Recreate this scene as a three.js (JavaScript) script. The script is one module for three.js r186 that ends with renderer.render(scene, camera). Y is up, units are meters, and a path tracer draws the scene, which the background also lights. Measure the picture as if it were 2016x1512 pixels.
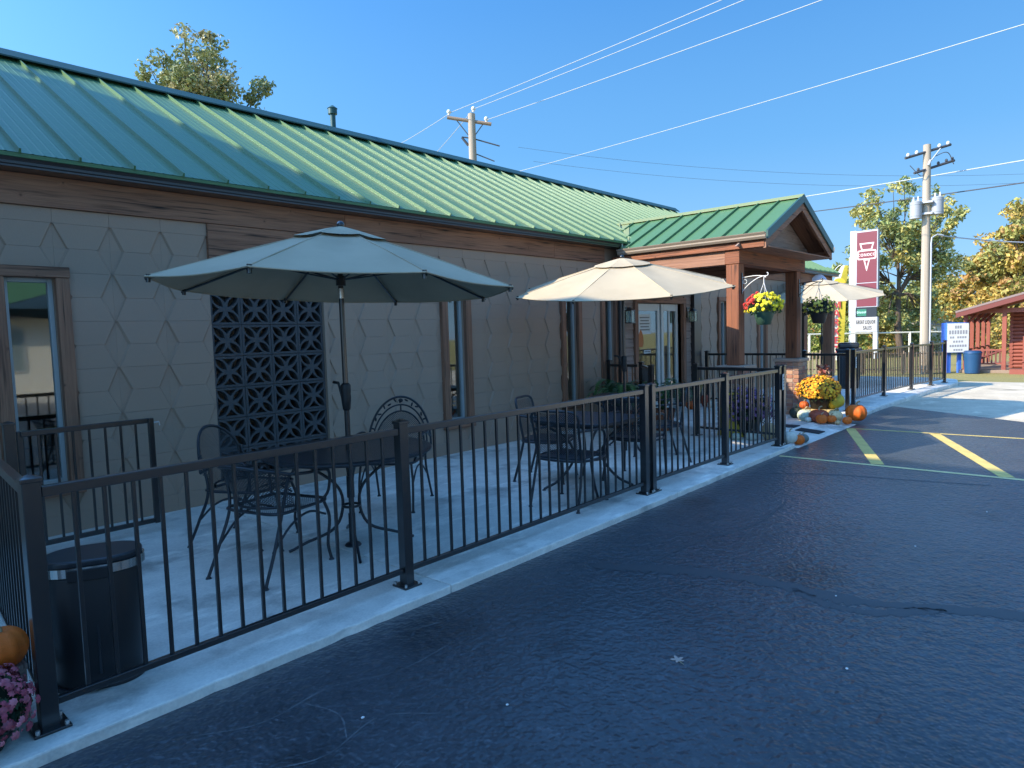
import * as THREE from 'three';
import { mergeGeometries, toCreasedNormals } from 'three/addons/utils/BufferGeometryUtils.js';
import { FontLoader } from 'three/addons/loaders/FontLoader.js';
import { TextGeometry } from 'three/addons/geometries/TextGeometry.js';
import { RoundedBoxGeometry } from 'three/addons/geometries/RoundedBoxGeometry.js';

/* ------------------------------------------------------------------ camera, sky, sun, exposure */
const scene = new THREE.Scene();
const camera = new THREE.PerspectiveCamera(59.19, 4 / 3, 0.05, 600);
camera.position.set(0, 1.52, 0);
{
  const yaw = 0.7376, pitch = -0.07412, roll = -0.03012;
  const f = new THREE.Vector3(-Math.sin(yaw) * Math.cos(pitch), Math.sin(pitch), -Math.cos(yaw) * Math.cos(pitch));
  const r = new THREE.Vector3(Math.cos(yaw), 0, -Math.sin(yaw));
  const u = new THREE.Vector3().crossVectors(r, f);
  const r2 = r.clone().multiplyScalar(Math.cos(roll)).addScaledVector(u, Math.sin(roll));
  const u2 = u.clone().multiplyScalar(Math.cos(roll)).addScaledVector(r, -Math.sin(roll));
  camera.quaternion.setFromRotationMatrix(new THREE.Matrix4().makeBasis(r2, u2, f.clone().negate()));
}
const SUN = new THREE.Vector3(-1.55, 2.0, 2.55).normalize();
const EXPOSURE = 2.1;
const renderer = new THREE.WebGLRenderer({ antialias: true });
renderer.toneMapping = THREE.LinearToneMapping;
renderer.toneMappingExposure = EXPOSURE;
renderer.shadowMap.enabled = true;
const sun = new THREE.DirectionalLight(new THREE.Color().setRGB(1, 0.87, 0.66), 4.0);
sun.position.copy(SUN).multiplyScalar(60).add(new THREE.Vector3(-4, 0, -10));
sun.target.position.set(-4, 0, -10);
sun.castShadow = true;
sun.shadow.mapSize.set(4096, 4096);
Object.assign(sun.shadow.camera, { left: -35, right: 35, top: 35, bottom: -35, near: 1, far: 160 });
scene.add(sun, sun.target);
{
  // clear autumn sky: deep blue overhead, paler to the horizon, whiter round the sun
  const W = 512, Hh = 256, data = new Float32Array(W * Hh * 4);
  const stops = [[-90, .18, .26, .38], [-1, .20, .31, .45], [0, .205, .345, .48], [6, .14, .288, .465], [14, .078, .22, .43], [25, .045, .160, .375], [40, .037, .138, .345], [60, .034, .128, .325], [90, .033, .122, .315]];
  for (let j = 0; j < Hh; j++) for (let i = 0; i < W; i++) {
    const el = ((j + .5) / Hh - .5) * Math.PI, ph = ((i + .5) / W - .5) * 2 * Math.PI;
    const d = new THREE.Vector3(Math.cos(el) * Math.cos(ph), Math.sin(el), Math.cos(el) * Math.sin(ph));
    const e = el * 180 / Math.PI;
    let k = 0; while (k < stops.length - 2 && e > stops[k + 1][0]) k++;
    const a = stops[k], b = stops[k + 1], t = Math.min(1, Math.max(0, (e - a[0]) / (b[0] - a[0])));
    const c = Math.max(-1, Math.min(1, d.dot(SUN))), chi = Math.acos(c), scat = 1 + 22 * Math.exp(-3.1 * chi) + .25 * c * c, w = Math.min(1, (scat - 1) / 3);   // CIE white-blue sky: broad bright corona, whiter near the sun
    const o = (j * W + i) * 4, col = [0, 1, 2].map(q => (a[q + 1] + (b[q + 1] - a[q + 1]) * t) * scat), lum = .25 * col[0] + .6 * col[1] + .15 * col[2];
    data[o] = col[0] + (lum * 1.02 - col[0]) * w * .25;
    data[o + 1] = col[1] + (lum - col[1]) * w * .25;
    data[o + 2] = col[2] + (lum * 1.05 - col[2]) * w * .25;
    data[o + 3] = 1;
  }
  const sky = new THREE.DataTexture(data, W, Hh, THREE.RGBAFormat, THREE.FloatType);
  sky.mapping = THREE.EquirectangularReflectionMapping; sky.magFilter = THREE.LinearFilter; sky.minFilter = THREE.LinearFilter;
  sky.wrapS = THREE.RepeatWrapping; sky.needsUpdate = true;
  scene.background = sky; scene.environment = sky;
}

/* ------------------------------------------------------------------ helpers */
let seed = 20241;
const rnd = () => { seed |= 0; seed = seed + 0x6D2B79F5 | 0; let t = Math.imul(seed ^ seed >>> 15, 1 | seed); t = t + Math.imul(t ^ t >>> 7, 61 | t) ^ t; return ((t ^ t >>> 14) >>> 0) / 4294967296; };
const rr = (a, b) => a + (b - a) * rnd();
const pick = a => a[Math.floor(rnd() * a.length)];
const V = (x, y, z) => new THREE.Vector3(x, y, z);
const hash = (x, y, s) => { let h = Math.imul(x, 374761393) + Math.imul(y, 668265263) + Math.imul(s, 974634777) | 0; h = Math.imul(h ^ h >>> 13, 1274126177); return ((h ^ h >>> 16) >>> 0) / 4294967296; };
function vnoise(u, v, px, py, s) {            // periodic value noise, u,v in 0..1
  const x = u * px, y = v * py, xi = Math.floor(x), yi = Math.floor(y), fx = x - xi, fy = y - yi;
  const sx = fx * fx * (3 - 2 * fx), sy = fy * fy * (3 - 2 * fy), m = (a, n) => ((a % n) + n) % n;
  const a = hash(m(xi, px), m(yi, py), s), b = hash(m(xi + 1, px), m(yi, py), s), c = hash(m(xi, px), m(yi + 1, py), s), d = hash(m(xi + 1, px), m(yi + 1, py), s);
  return (a + (b - a) * sx) * (1 - sy) + (c + (d - c) * sx) * sy;
}
function fbm(u, v, px, py, s, oct = 4) { let a = .5, t = 0, n = 0; for (let o = 0; o < oct; o++) { t += a * vnoise(u, v, px, py, s + o * 17); n += a; a *= .55; px *= 2; py *= 2; } return t / n; }
const enc = x => { x = Math.min(1, Math.max(0, x)); return 255 * (x <= .0031308 ? 12.92 * x : 1.055 * Math.pow(x, 1 / 2.4) - .055); };
function tex(w, h, fn, srgb) {                // fn(u,v) -> [r,g,b] linear, or a number for data maps
  const d = new Uint8Array(w * h * 4);
  for (let j = 0; j < h; j++) for (let i = 0; i < w; i++) {
    const c = fn((i + .5) / w, (j + .5) / h), o = (j * w + i) * 4;
    if (srgb) { d[o] = enc(c[0]); d[o + 1] = enc(c[1]); d[o + 2] = enc(c[2]); } else { const g = Math.min(1, Math.max(0, c)) * 255; d[o] = d[o + 1] = d[o + 2] = g; }
    d[o + 3] = 255;
  }
  const t = new THREE.DataTexture(d, w, h, THREE.RGBAFormat, THREE.UnsignedByteType);
  t.wrapS = t.wrapT = THREE.RepeatWrapping; t.magFilter = THREE.LinearFilter; t.minFilter = THREE.LinearMipmapLinearFilter; t.generateMipmaps = true;
  if (srgb) t.colorSpace = THREE.SRGBColorSpace; t.needsUpdate = true; return t;
}
const rgb = (r, g, b) => new THREE.Color().setRGB(r, g, b);
const std = (c, rough = .7, o = {}) => new THREE.MeshStandardMaterial({ color: Array.isArray(c) ? rgb(...c) : c, roughness: rough, side: THREE.DoubleSide, ...o });
const phys = (c, rough = .7, o = {}) => new THREE.MeshPhysicalMaterial({ color: Array.isArray(c) ? rgb(...c) : c, roughness: rough, side: THREE.DoubleSide, ...o });

/* boxes etc. with uv in metres. grain = axis that u runs along */
function uvm(g, grain = 'x', su = 1, sv = 1, ou = 0, ov = 0) {
  g = g.index ? g.toNonIndexed() : g; if (!g.attributes.normal) g.computeVertexNormals();
  const p = g.attributes.position, n = g.attributes.normal, uv = new Float32Array(p.count * 2), ax = 'xyz'.indexOf(grain);
  for (let i = 0; i < p.count; i++) {
    const N = [n.getX(i), n.getY(i), n.getZ(i)].map(Math.abs), P = [p.getX(i), p.getY(i), p.getZ(i)];
    let dom = N.indexOf(Math.max(...N)), a, b;
    if (dom === ax) { [a, b] = [0, 1, 2].filter(k => k !== ax); } else { a = ax; b = [0, 1, 2].find(k => k !== ax && k !== dom); }
    uv[i * 2] = P[a] / su + ou; uv[i * 2 + 1] = P[b] / sv + ov;
  }
  g.setAttribute('uv', new THREE.BufferAttribute(uv, 2)); return g;
}
const box = (w, h, d, x = 0, y = 0, z = 0) => new THREE.BoxGeometry(w, h, d).translate(x, y, z).toNonIndexed();
const rbox = (w, h, d, x = 0, y = 0, z = 0, r = .006, s = 1) => { const g = new RoundedBoxGeometry(w, h, d, s, Math.min(r, w / 2.1, h / 2.1, d / 2.1)); g.translate(x, y, z); return g.index ? g.toNonIndexed() : g; };
/* box between min and max corners */
const bb = (x0, x1, y0, y1, z0, z1, r) => r ? rbox(Math.abs(x1 - x0), Math.abs(y1 - y0), Math.abs(z1 - z0), (x0 + x1) / 2, (y0 + y1) / 2, (z0 + z1) / 2, r) : box(Math.abs(x1 - x0), Math.abs(y1 - y0), Math.abs(z1 - z0), (x0 + x1) / 2, (y0 + y1) / 2, (z0 + z1) / 2);
const cyl = (r0, r1, h, x = 0, y = 0, z = 0, n = 12) => new THREE.CylinderGeometry(r1, r0, h, n).translate(x, y + h / 2, z).toNonIndexed();
function tube(pts, r = .011, seg, rad = 6, closed = false) {
  const c = new THREE.CatmullRomCurve3(pts.map(p => p.isVector3 ? p : V(...p)), closed, 'catmullrom', .5);
  return new THREE.TubeGeometry(c, seg || Math.max(4, (pts.length - 1) * 5), r, rad, closed).toNonIndexed();
}
function stick(a, b, r0, r1 = r0, n = 8) {
  a = a.isVector3 ? a : V(...a); b = b.isVector3 ? b : V(...b);
  const d = b.clone().sub(a), L = d.length(), g = new THREE.CylinderGeometry(r1, r0, L, n, 1).toNonIndexed();
  g.applyQuaternion(new THREE.Quaternion().setFromUnitVectors(V(0, 1, 0), d.normalize())); const m = a.clone().add(b).multiplyScalar(.5); g.translate(m.x, m.y, m.z); return g;
}
const clean = g => { for (const k of Object.keys(g.attributes)) if (!['position', 'normal', 'uv', 'color'].includes(k)) g.deleteAttribute(k); return g; };
const merge = gs => mergeGeometries(gs.map(g => { g = g.index ? g.toNonIndexed() : g; if (!g.attributes.uv) g.setAttribute('uv', new THREE.BufferAttribute(new Float32Array(g.attributes.position.count * 2), 2)); if (!g.attributes.normal) g.computeVertexNormals(); return clean(g); }));
function tri(verts, uvs) { const g = new THREE.BufferGeometry(); g.setAttribute('position', new THREE.BufferAttribute(new Float32Array(verts), 3)); g.setAttribute('uv', new THREE.BufferAttribute(new Float32Array(uvs || verts.length / 3 * 2), 2)); g.computeVertexNormals(); return g; }
const quad = (a, b, c, d) => tri([...a, ...b, ...c, ...a, ...c, ...d]);
const taken = {};
const numbered = n => { const k = taken[n] = (taken[n] ?? -1) + 1; return k ? n + '_' + String(k).padStart(3, '0') : n; };
function mesh(name, geo, mat, parent) { const m = new THREE.Mesh(geo, mat); m.name = parent ? name : numbered(name); m.castShadow = m.receiveShadow = true; (parent || scene).add(m); return m; }
function tag(o, label, category, group) { o.userData.label = label; o.userData.category = category; if (group) o.userData.group = group; return o; }
function thing(name, label, category, pos = [0, 0, 0], turn = 0, group) { const o = new THREE.Group(); o.name = numbered(name); o.position.set(...pos); o.rotation.y = turn; scene.add(o); return tag(o, label, category, group); }
function sub(name, parent, pos = [0, 0, 0]) { const o = new THREE.Group(); o.name = name; o.position.set(...pos); parent.add(o); return o; }
function struct(name, geo, mat) { const m = mesh(name, geo, mat); m.userData.kind = 'structure'; return m; }
function dup(root, pos, turn, label) { const c = root.clone(); c.name = numbered(root.name.replace(/_\d{3}$/, '')); c.userData = { ...root.userData }; if (label) c.userData.label = label; c.position.set(...pos); c.rotation.y = turn; scene.add(c); return c; }
const place = (m, x, y, z, ry = 0) => { m.position.set(x, y, z); m.rotation.y = ry; return m; };
function text(str, font, size, depth = .002) { const g = new TextGeometry(str, { font, size, depth, curveSegments: 3, bevelEnabled: false }); g.computeBoundingBox(); const b = g.boundingBox; g.translate(-(b.min.x + b.max.x) / 2, -(b.min.y + b.max.y) / 2, 0); return g; }
const loader = new FontLoader();
const bold = await loader.loadAsync('fonts/droid/droid_sans_bold.typeface.json');
const serifBold = await loader.loadAsync('fonts/droid/droid_serif_bold.typeface.json');
/* terrain height beyond the restaurant: the land falls gently toward the street */
const gy = z => z > -20 ? -.05 : z > -34 ? -.05 - (-20 - z) * .055 : -.82;

/* ------------------------------------------------------------------ materials */
const T = {};
T.asphalt = tex(1024, 1024, (u, v) => { const n = fbm(u, v, 6, 6, 3, 5), f = vnoise(u, v, 400, 400, 9), g = vnoise(u, v, 170, 170, 11); const k = .62 + .5 * n + (f > .87 ? .55 : 0) + (g > .8 ? .25 : 0) - (g < .2 ? .2 : 0); return [.064 * k, .072 * k, .082 * k]; }, true);
T.asphaltB = tex(1024, 1024, (u, v) => .45 * vnoise(u, v, 300, 300, 21) + .55 * vnoise(u, v, 120, 120, 22));
T.concrete = tex(1024, 1024, (u, v) => { const n = fbm(u, v, 5, 5, 31, 6), m = fbm(u, v, 24, 24, 37, 4), f = vnoise(u, v, 380, 380, 35), s = fbm(u, v, 9, 9, 39, 5); const p2 = fbm(u, v, 40, 14, 33, 4); const k = .80 + .42 * n + .34 * (m - .5) + .16 * (f - .5) - (s > .6 ? (s - .6) * 2.2 : 0) - (f > .965 ? .25 : 0) + (p2 > .6 ? (p2 - .6) * 1.3 : 0); return [.74 * k, .69 * k, .60 * k]; }, true);
T.concreteB = tex(512, 512, (u, v) => .6 * fbm(u, v, 60, 60, 41, 3) + .4 * fbm(u, v, 8, 8, 43, 3));
function woodTex(seedN, a, b, dark, knots) {
  const ks = Array.from({ length: knots }, (_, i) => [hash(i, 1, seedN), hash(i, 2, seedN), .012 + .02 * hash(i, 3, seedN)]);
  return tex(1024, 256, (u, v) => {
    let vv = v, kn = 0;
    for (const [ku, kv, kr] of ks) { let du = u - ku; du -= Math.round(du); let dv = v - kv; dv -= Math.round(dv); const d = Math.hypot(du * 4, dv); vv += .05 * Math.exp(-d * d / (kr * kr * 9)) * Math.sign(dv || 1); kn = Math.max(kn, Math.exp(-d * d / (kr * kr * .5))); }
    const g = fbm(u, vv, 4, 36, seedN, 4), st = fbm(u, vv, 9, 120, seedN + 5, 2), wob = fbm(u, vv, 3, 7, seedN + 8, 3);
    let t = Math.min(1, Math.max(0, .15 + .8 * (g * .7 + wob * .6 - .25))); const k = (.78 + .44 * st) * (1 - .65 * kn);
    const c = [0, 1, 2].map(q => (a[q] + (b[q] - a[q]) * t) * k); const w = fbm(u, v, 5, 30, seedN + 13, 3); if (w < dark) { const f = 1 - (dark - w) * 3; return c.map(x => x * f); } return c;
  }, true);
}
T.stain = woodTex(101, [.17, .074, .042], [.46, .225, .125], .42, 5);
T.cedar = woodTex(151, [.14, .042, .017], [.37, .128, .05], .42, 7);
T.gray = woodTex(191, [.24, .17, .135], [.42, .31, .25], .35, 5);
T.woodB = tex(1024, 256, (u, v) => .7 * fbm(u, v, 6, 90, 61, 3) + .3 * fbm(u, v, 40, 60, 63, 2));
T.fine = tex(512, 512, (u, v) => .6 * fbm(u, v, 90, 90, 71, 3) + .4 * fbm(u, v, 20, 20, 73, 3));
T.cloth = tex(256, 256, (u, v) => .5 + .25 * Math.sin(u * 64 * 2 * Math.PI) + .25 * Math.sin(v * 64 * 2 * Math.PI) + .2 * (vnoise(u, v, 60, 60, 81) - .5));
T.meshA = tex(128, 128, (u, v) => { const a = Math.abs(((u * 4 + v * 4) % 1) - .5), b = Math.abs(((u * 4 - v * 4 + 8) % 1) - .5); return Math.max(a, b) > .36 ? 1 : 0; });
T.bark = tex(256, 512, (u, v) => { const k = .55 + .6 * fbm(u, v, 14, 7, 91, 4); return [.14 * k, .105 * k, .08 * k]; }, true);
T.pole = tex(128, 1024, (u, v) => { const k = .7 + .5 * fbm(u, v, 24, 5, 95, 4); return [.42 * k, .34 * k, .25 * k]; }, true);
T.grass = tex(512, 512, (u, v) => { const n = fbm(u, v, 7, 7, 97, 5), f = vnoise(u, v, 200, 200, 98); const k = .6 + .8 * f; return [(.20 + .14 * n) * k, (.19 + .07 * n) * k, .07 * k]; }, true);
T.vary = tex(512, 512, (u, v) => { const k = .76 + .36 * fbm(u, v, 4, 4, 111, 5); return [k, k, k]; }, true);
const rep = (t, x, y = x) => { const c = t.clone(); c.repeat.set(x, y); c.needsUpdate = true; return c; };
const M = {
  asphalt: std([1, 1, 1], .31, { map: rep(T.asphalt, .25), bumpMap: rep(T.asphaltB, .25), bumpScale: .009, vertexColors: true }),
  tar: std([.056, .06, .065], .5, { bumpMap: rep(T.fine, 2), bumpScale: .003 }),
  oldcrack: std([.13, .135, .14], .9),
  concrete: std([1, 1, 1], .82, { map: rep(T.concrete, .3), bumpMap: rep(T.concreteB, 1), bumpScale: .003 }),
  road: std([.72, .66, .55], .85, { map: rep(T.concrete, .15), bumpMap: rep(T.concreteB, .5), bumpScale: .003 }),
  yellow: std([.70, .52, .16], .75, { map: rep(T.vary, 1.5), bumpMap: rep(T.asphaltB, .25), bumpScale: .004 }),
  fadedYellow: std([.72, .60, .28], .8, { map: rep(T.vary, 1.5), bumpMap: rep(T.asphaltB, .25), bumpScale: .004 }),
  block: std([.39, .27, .19], .62, { bumpMap: rep(T.fine, 3), bumpScale: .0014 }),
  blocks: [[.39, .27, .19], [.384, .265, .187], [.397, .275, .194], [.387, .27, .192]].map((c, i) => { return std(c, .6 + .03 * i, { bumpMap: rep(T.fine, 3), bumpScale: .0014 }); }),
  mortar: std([.39, .27, .19], .8),
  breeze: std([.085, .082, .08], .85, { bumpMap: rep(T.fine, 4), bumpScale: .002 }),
  dark: std([.006, .006, .008], .9),
  stain: std([1, 1, 1], .72, { map: rep(T.stain, .5, 2), bumpMap: rep(T.woodB, .5, 2), bumpScale: .004 }),
  cedar: std([1, 1, 1], .72, { map: rep(T.cedar, .5, 2), bumpMap: rep(T.woodB, .5, 2), bumpScale: .004 }),
  graywood: std([1, 1, 1], .78, { map: rep(T.gray, .5, 2), bumpMap: rep(T.woodB, .5, 2), bumpScale: .004 }),
  roof: phys([.085, .182, .075], .37, { bumpMap: rep(T.fine, .05, .3), bumpScale: .0016, specularIntensity: .8 }),
  roofTrim: phys([.235, .27, .115], .42, {}),
  ridge: phys([.03, .085, .075], .4, {}),
  gutter: phys([.05, .042, .04], .3, { clearcoat: .3, clearcoatRoughness: .2 }),
  tanTrim: phys([.30, .235, .17], .45, {}),
  whiteTrim: phys([.66, .64, .58], .45, {}),
  winFrame: phys([.42, .44, .42], .5, {}),
  glass: phys([.9, .95, .95], .03, { transmission: 1, thickness: 0, ior: 1.9 }),
  room: std([.22, .21, .19], .9),
  fence: phys([.012, .012, .013], .3, { clearcoat: .8, clearcoatRoughness: .14 }),
  iron: phys([.016, .02, .026], .42, { clearcoat: .2, clearcoatRoughness: .3 }),
  ironMesh: phys([.016, .02, .026], .45, { alphaMap: rep(T.meshA, 14), alphaTest: .5 }),
  tableTop: phys([.022, .028, .036], .32, { bumpMap: rep(T.meshA, 14), bumpScale: .0012 }),
  bolt: std([.6, .6, .58], .35, { metalness: .8 }),
  steel: std([.62, .6, .56], .22, { metalness: 1 }),
  canvas: phys([.49, .40, .265], .9, { bumpMap: rep(T.cloth, 2.5), bumpScale: .0006, map: rep(T.vary, .6) }),
  plastic: std([.012, .013, .015], .48), plasticLid: std([.02, .023, .028], .3),
  white: std([.72, .71, .68], .5), paper: std([.72, .70, .64], .8),
  red: std([.15, .012, .022], .45), cream: std([.62, .58, .47], .7),
  blackInk: std([.02, .02, .02], .6), blue: std([.05, .16, .58], .45),
  brick: [[.40, .20, .12], [.46, .27, .17], [.34, .16, .11], [.42, .30, .22], [.30, .17, .13]].map(c => std(c, .88, { bumpMap: rep(T.fine, 5), bumpScale: .003 })),
  brickMortar: std([.42, .38, .33], .95),
  bark: std([1, 1, 1], .9, { map: T.bark, bumpMap: rep(T.woodB, 1, 3), bumpScale: .02 }),
  pole: std([1, 1, 1], .85, { map: T.pole }),
  wire: std([.42, .43, .44], .5), wireDark: std([.06, .06, .065], .6),
  leafMat: new THREE.MeshPhysicalMaterial({ color: 0xffffff, vertexColors: true, roughness: .7, side: THREE.DoubleSide, transmission: .3, thickness: 0 }),
  petal: new THREE.MeshStandardMaterial({ color: 0xffffff, vertexColors: true, roughness: .75, side: THREE.DoubleSide }),
  terracotta: std([.34, .12, .06], .85), darkpot: std([.02, .02, .02], .5), greenpot: std([.05, .11, .07], .5),
  straw: std([.45, .33, .14], .95), stem: std([.42, .34, .20], .8), greenStem: std([.10, .13, .05], .8),
  grass: std([1, 1, 1], .95, { map: rep(T.grass, .4), bumpMap: rep(T.fine, .5), bumpScale: .03 }),
  redwood: std([.27, .07, .042], .7, { bumpMap: rep(T.woodB, .5, 2), bumpScale: .004 }), redwoodDark: std([.16, .04, .03], .75),
  shingle: std([.24, .17, .15], .9, { bumpMap: rep(T.fine, 2), bumpScale: .006 }),
  oldwood: std([.30, .21, .14], .9, { bumpMap: rep(T.woodB, .5, 2), bumpScale: .004 }),
};

/* ------------------------------------------------------------------ the ground */
function grid(x0, x1, z0, z1, nx, nz, h, su, tint) {
  const g = new THREE.PlaneGeometry(1, 1, nx, nz), p = g.attributes.position, uv = g.attributes.uv, col = new Float32Array(p.count * 3);
  for (let i = 0; i < p.count; i++) {
    const x = x0 + (x1 - x0) * (p.getX(i) + .5), z = z0 + (z1 - z0) * (.5 - p.getY(i));
    p.setXYZ(i, x, h(x, z), z); uv.setXY(i, x * su, z * su); const c = tint ? tint(x, z) : 1; col.set([c, c, c], i * 3);
  }
  g.setAttribute('color', new THREE.BufferAttribute(col, 3)); g.computeVertexNormals(); return g;
}
/* flat prism from an xz outline */
function prism(poly, y0, y1, bevel = 0) {
  const s = new THREE.Shape(poly.map(([x, z]) => new THREE.Vector2(x, -z)));
  const g = new THREE.ExtrudeGeometry(s, { depth: y1 - y0 - bevel, bevelEnabled: bevel > 0, bevelSize: bevel, bevelThickness: bevel, bevelOffset: -bevel, bevelSegments: 2, curveSegments: 4, steps: 1 });
  g.rotateX(-Math.PI / 2); g.translate(0, y0, 0); return g;
}
struct('ground', grid(-260, 260, 120, -420, 60, 270, (x, z) => gy(z) - .03, 1), M.grass);
const lotEdge = x => -14.11 + .66 * (x + 3.17);
struct('concrete_apron', grid(-3.35, 34, 30, -22.6, 40, 60, (x, z) => gy(z) - .004, 1), M.road);
{
  const spots = Array.from({ length: 26 }, () => [rr(-2.9, 3), rr(-9, 1), rr(.08, .32), rr(.12, .4)]);
  const pn = (x, z) => { let k = .78 + .5 * fbm((x + 40) / 80, (z + 40) / 80, 40, 40, 201, 5); for (const [sx, sz, r, d] of spots) { const q = Math.hypot(x - sx, (z - sz) * .8) / (r * (.7 + .6 * vnoise((x + 40) / 80, (z + 40) / 80, 300, 300, 207))); if (q < 1) k *= 1 - d * Math.min(1, (1 - q) * 3); } return k; };
  const g = new THREE.PlaneGeometry(1, 1, 220, 300), p = g.attributes.position, uv = g.attributes.uv, col = [];
  for (let i = 0; i < p.count; i++) { const x = -3.3 + 20 * (p.getX(i) + .5), zf = lotEdge(x), z = 14 + (zf - 14) * (.5 - p.getY(i)); p.setXYZ(i, x, -.05, z); uv.setXY(i, x, z); const c = pn(x, z); col.push(c, c, c); }
  g.setAttribute('color', new THREE.Float32BufferAttribute(col, 3)); g.computeVertexNormals();
  const lot = struct('asphalt_lot', g, M.asphalt);
  // tar filled cracks and old hairline cracks lying on the seal coat
  function ribbon(pts, w, y, jit = .4) {
    const c = new THREE.CatmullRomCurve3(pts.map(q => V(q[0], 0, q[1]))), n = pts.length * 22, v = []; let pr;
    for (let i = 0; i <= n; i++) { const q = c.getPoint(i / n), t = c.getTangent(i / n), ww = w * (1 - jit + 2 * jit * vnoise(i / n, .3, 24, 3, Math.round(w * 9999) + 5)) * Math.min(1, .25 + Math.min(i, n - i) / 4) / 2; const wa = ww * (.6 + .8 * vnoise(i / n, .7, n, 3, 77)), wb = ww * (.6 + .8 * vnoise(i / n, .2, n, 3, 78)), a = [q.x - t.z * wa, y, q.z + t.x * wa], b = [q.x + t.z * wb, y, q.z - t.x * wb]; if (pr) v.push(...pr[0], ...pr[1], ...b, ...pr[0], ...b, ...a); pr = [a, b]; }
    return tri(v);
  }
  const tars = [[[[-2.62, -3.62], [-2.2, -3.86], [-1.85, -3.98], [-1.53, -4.04], [-1.28, -4.03], [-1.05, -4.06], [-.7, -4.22], [-.3, -4.38], [.3, -4.6]], .12], [[[-1.45, -4.02], [-1.2, -3.9], [-.98, -3.93], [-.8, -4.1], [-.68, -4.2]], .075],
  [[[-2.35, -3.85], [-2.3, -4.5], [-2.15, -5.2], [-2.2, -6.0]], .03], [[[-2.8, -7.1], [-2.2, -7.4], [-1.5, -7.55], [-.9, -7.7]], .05]];
  for (const [pts, w] of tars) mesh('crack_seal', ribbon(pts, w, -.0488), M.tar, lot);
  for (const pts of [[[-2.75, -1.0], [-2.6, -1.25], [-2.62, -1.6], [-2.5, -1.9], [-2.52, -2.3]], [[-2.4, -.8], [-2.3, -1.1], [-2.2, -1.3], [-2.25, -1.6], [-2.05, -1.8]], [[-2.62, -1.45], [-2.4, -1.5], [-2.22, -1.42]], [[-2.9, -2.0], [-2.75, -2.4], [-2.8, -2.9]], [[-2.1, -.9], [-1.9, -1.2], [-1.95, -1.5]]])
    mesh('hairline_crack', ribbon(pts, .005, -.0488, .8), M.oldcrack, lot);
}
/* painted parking lines */
function stripe(x0, z0, x1, z1, w, m, label) {
  const d = V(x1 - x0, 0, z1 - z0), L = d.length(), n = 14; d.normalize(); const v = [], uv = [];
  for (let i = 0; i < n; i++) { const e = j => [w / 2 * (1 + .05 * (hash(j, 3, Math.round(L * 1e3)) - .5))], a = L * i / n, b = L * (i + 1) / n, wa = e(i)[0], wb = e(i + 1)[0]; const P = (s, o) => [x0 + d.x * s - d.z * o, -.0482, z0 + d.z * s + d.x * o]; v.push(...P(a, -wa), ...P(a, wa), ...P(b, wb), ...P(a, -wa), ...P(b, wb), ...P(b, -wb)); for (const q of [[a, 0], [a, w], [b, w], [a, 0], [b, w], [b, 0]]) uv.push(...q); }
  return struct('painted_line', tri(v, uv), m);
}
stripe(-3.06, -8.14, 4, -8.12, .075, M.fadedYellow); stripe(-3.1, -10.84, 4, -11.25, .07, M.yellow);
stripe(-3.0, -10.78, -2.0, -8.2, .13, M.yellow); stripe(-1.95, -10.9, -.83, -8.18, .13, M.yellow); stripe(-.75, -10.98, .35, -8.17, .13, M.yellow);

/* patio slab, poured in panels */
{
  const xe = z => -2.98 + .0148 * Math.min(0, Math.max(z, -9) + .5);
  const slab = new THREE.Group(); slab.name = 'patio_slab'; slab.userData.kind = 'structure'; scene.add(slab);
  const cuts = [3.2, .15, -2.71, -5.62, -8.78];
  const put = (poly, y1, b = .008) => { const g = prism(poly, -.25, y1, b); return mesh('slab_panel', uvm(g, 'x', 1, 1, rnd() * 7, rnd() * 7), M.concrete, slab); };
  for (let i = 0; i < cuts.length - 1; i++) { const a = cuts[i] - .004, b = cuts[i + 1] + .004, e = [], n = Math.round((a - b) / .07); for (let k = 0; k <= n; k++) { const z = a + (b - a) * k / n; e.push([xe(z) + (k % n ? .012 * (fbm(.5 + z * .05, .4, 90, 3, 411, 3) - .5) - (hash(k, i, 417) > .93 ? .008 : 0) : -.004), z]); } put([[-7.2, a], ...e, [-7.2, b]], 0); }
  // entrance landing with a flush ramped lip
  const L = [[-7.2, -8.788], [-3.62, -8.788], [-3.62, -11.3], [-7.2, -11.3]]; put(L, 0);
  const P = (x, y, z) => [x, y, z];
  { const a = P(-3.616, -.001, -8.788), b = P(-3.616, -.001, -11.3), c = P(-3.07, -.046, -11.3), d = P(-3.07, -.046, -8.788); const q = merge([quad(a, d, c, b), quad(d, P(-3.07, -.25, -8.788), P(-3.07, -.25, -11.3), c), quad(a, P(-3.616, -.25, -8.788), P(-3.07, -.25, -8.788), d)]); mesh('ramp_lip', uvm(q, 'x'), M.concrete, slab); }
  put([[-7.2, -11.308], [-3.22, -11.308], [-3.24, -13.2], [-7.2, -13.2]], .004);
  // the walk beyond the entrance with its rounded kerb
  put([[-7.2, -13.208], [-3.24, -13.208], [-3.2, -14.6], [-3.14, -16.9], [-3.02, -18.4], [-2.98, -19.4], [-3.12, -20.2], [-3.6, -20.7], [-7.2, -20.8]], .035, .035);
}

/* ------------------------------------------------------------------ the restaurant building */
const BP = [-6.4, 0, -9];
const B = thing('restaurant_building', 'long taupe block restaurant with green metal roof and timber entrance porch', 'building', BP);
const bp = (name, geo, mat, parent) => { geo.translate(-BP[0], -BP[1], -BP[2]); return mesh(name, geo, mat, parent || B); };
const bpart = name => { const g = new THREE.Group(); g.name = name; B.add(g); return g; };
const WX = -6.4;                                    // recessed level of the block faces
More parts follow.
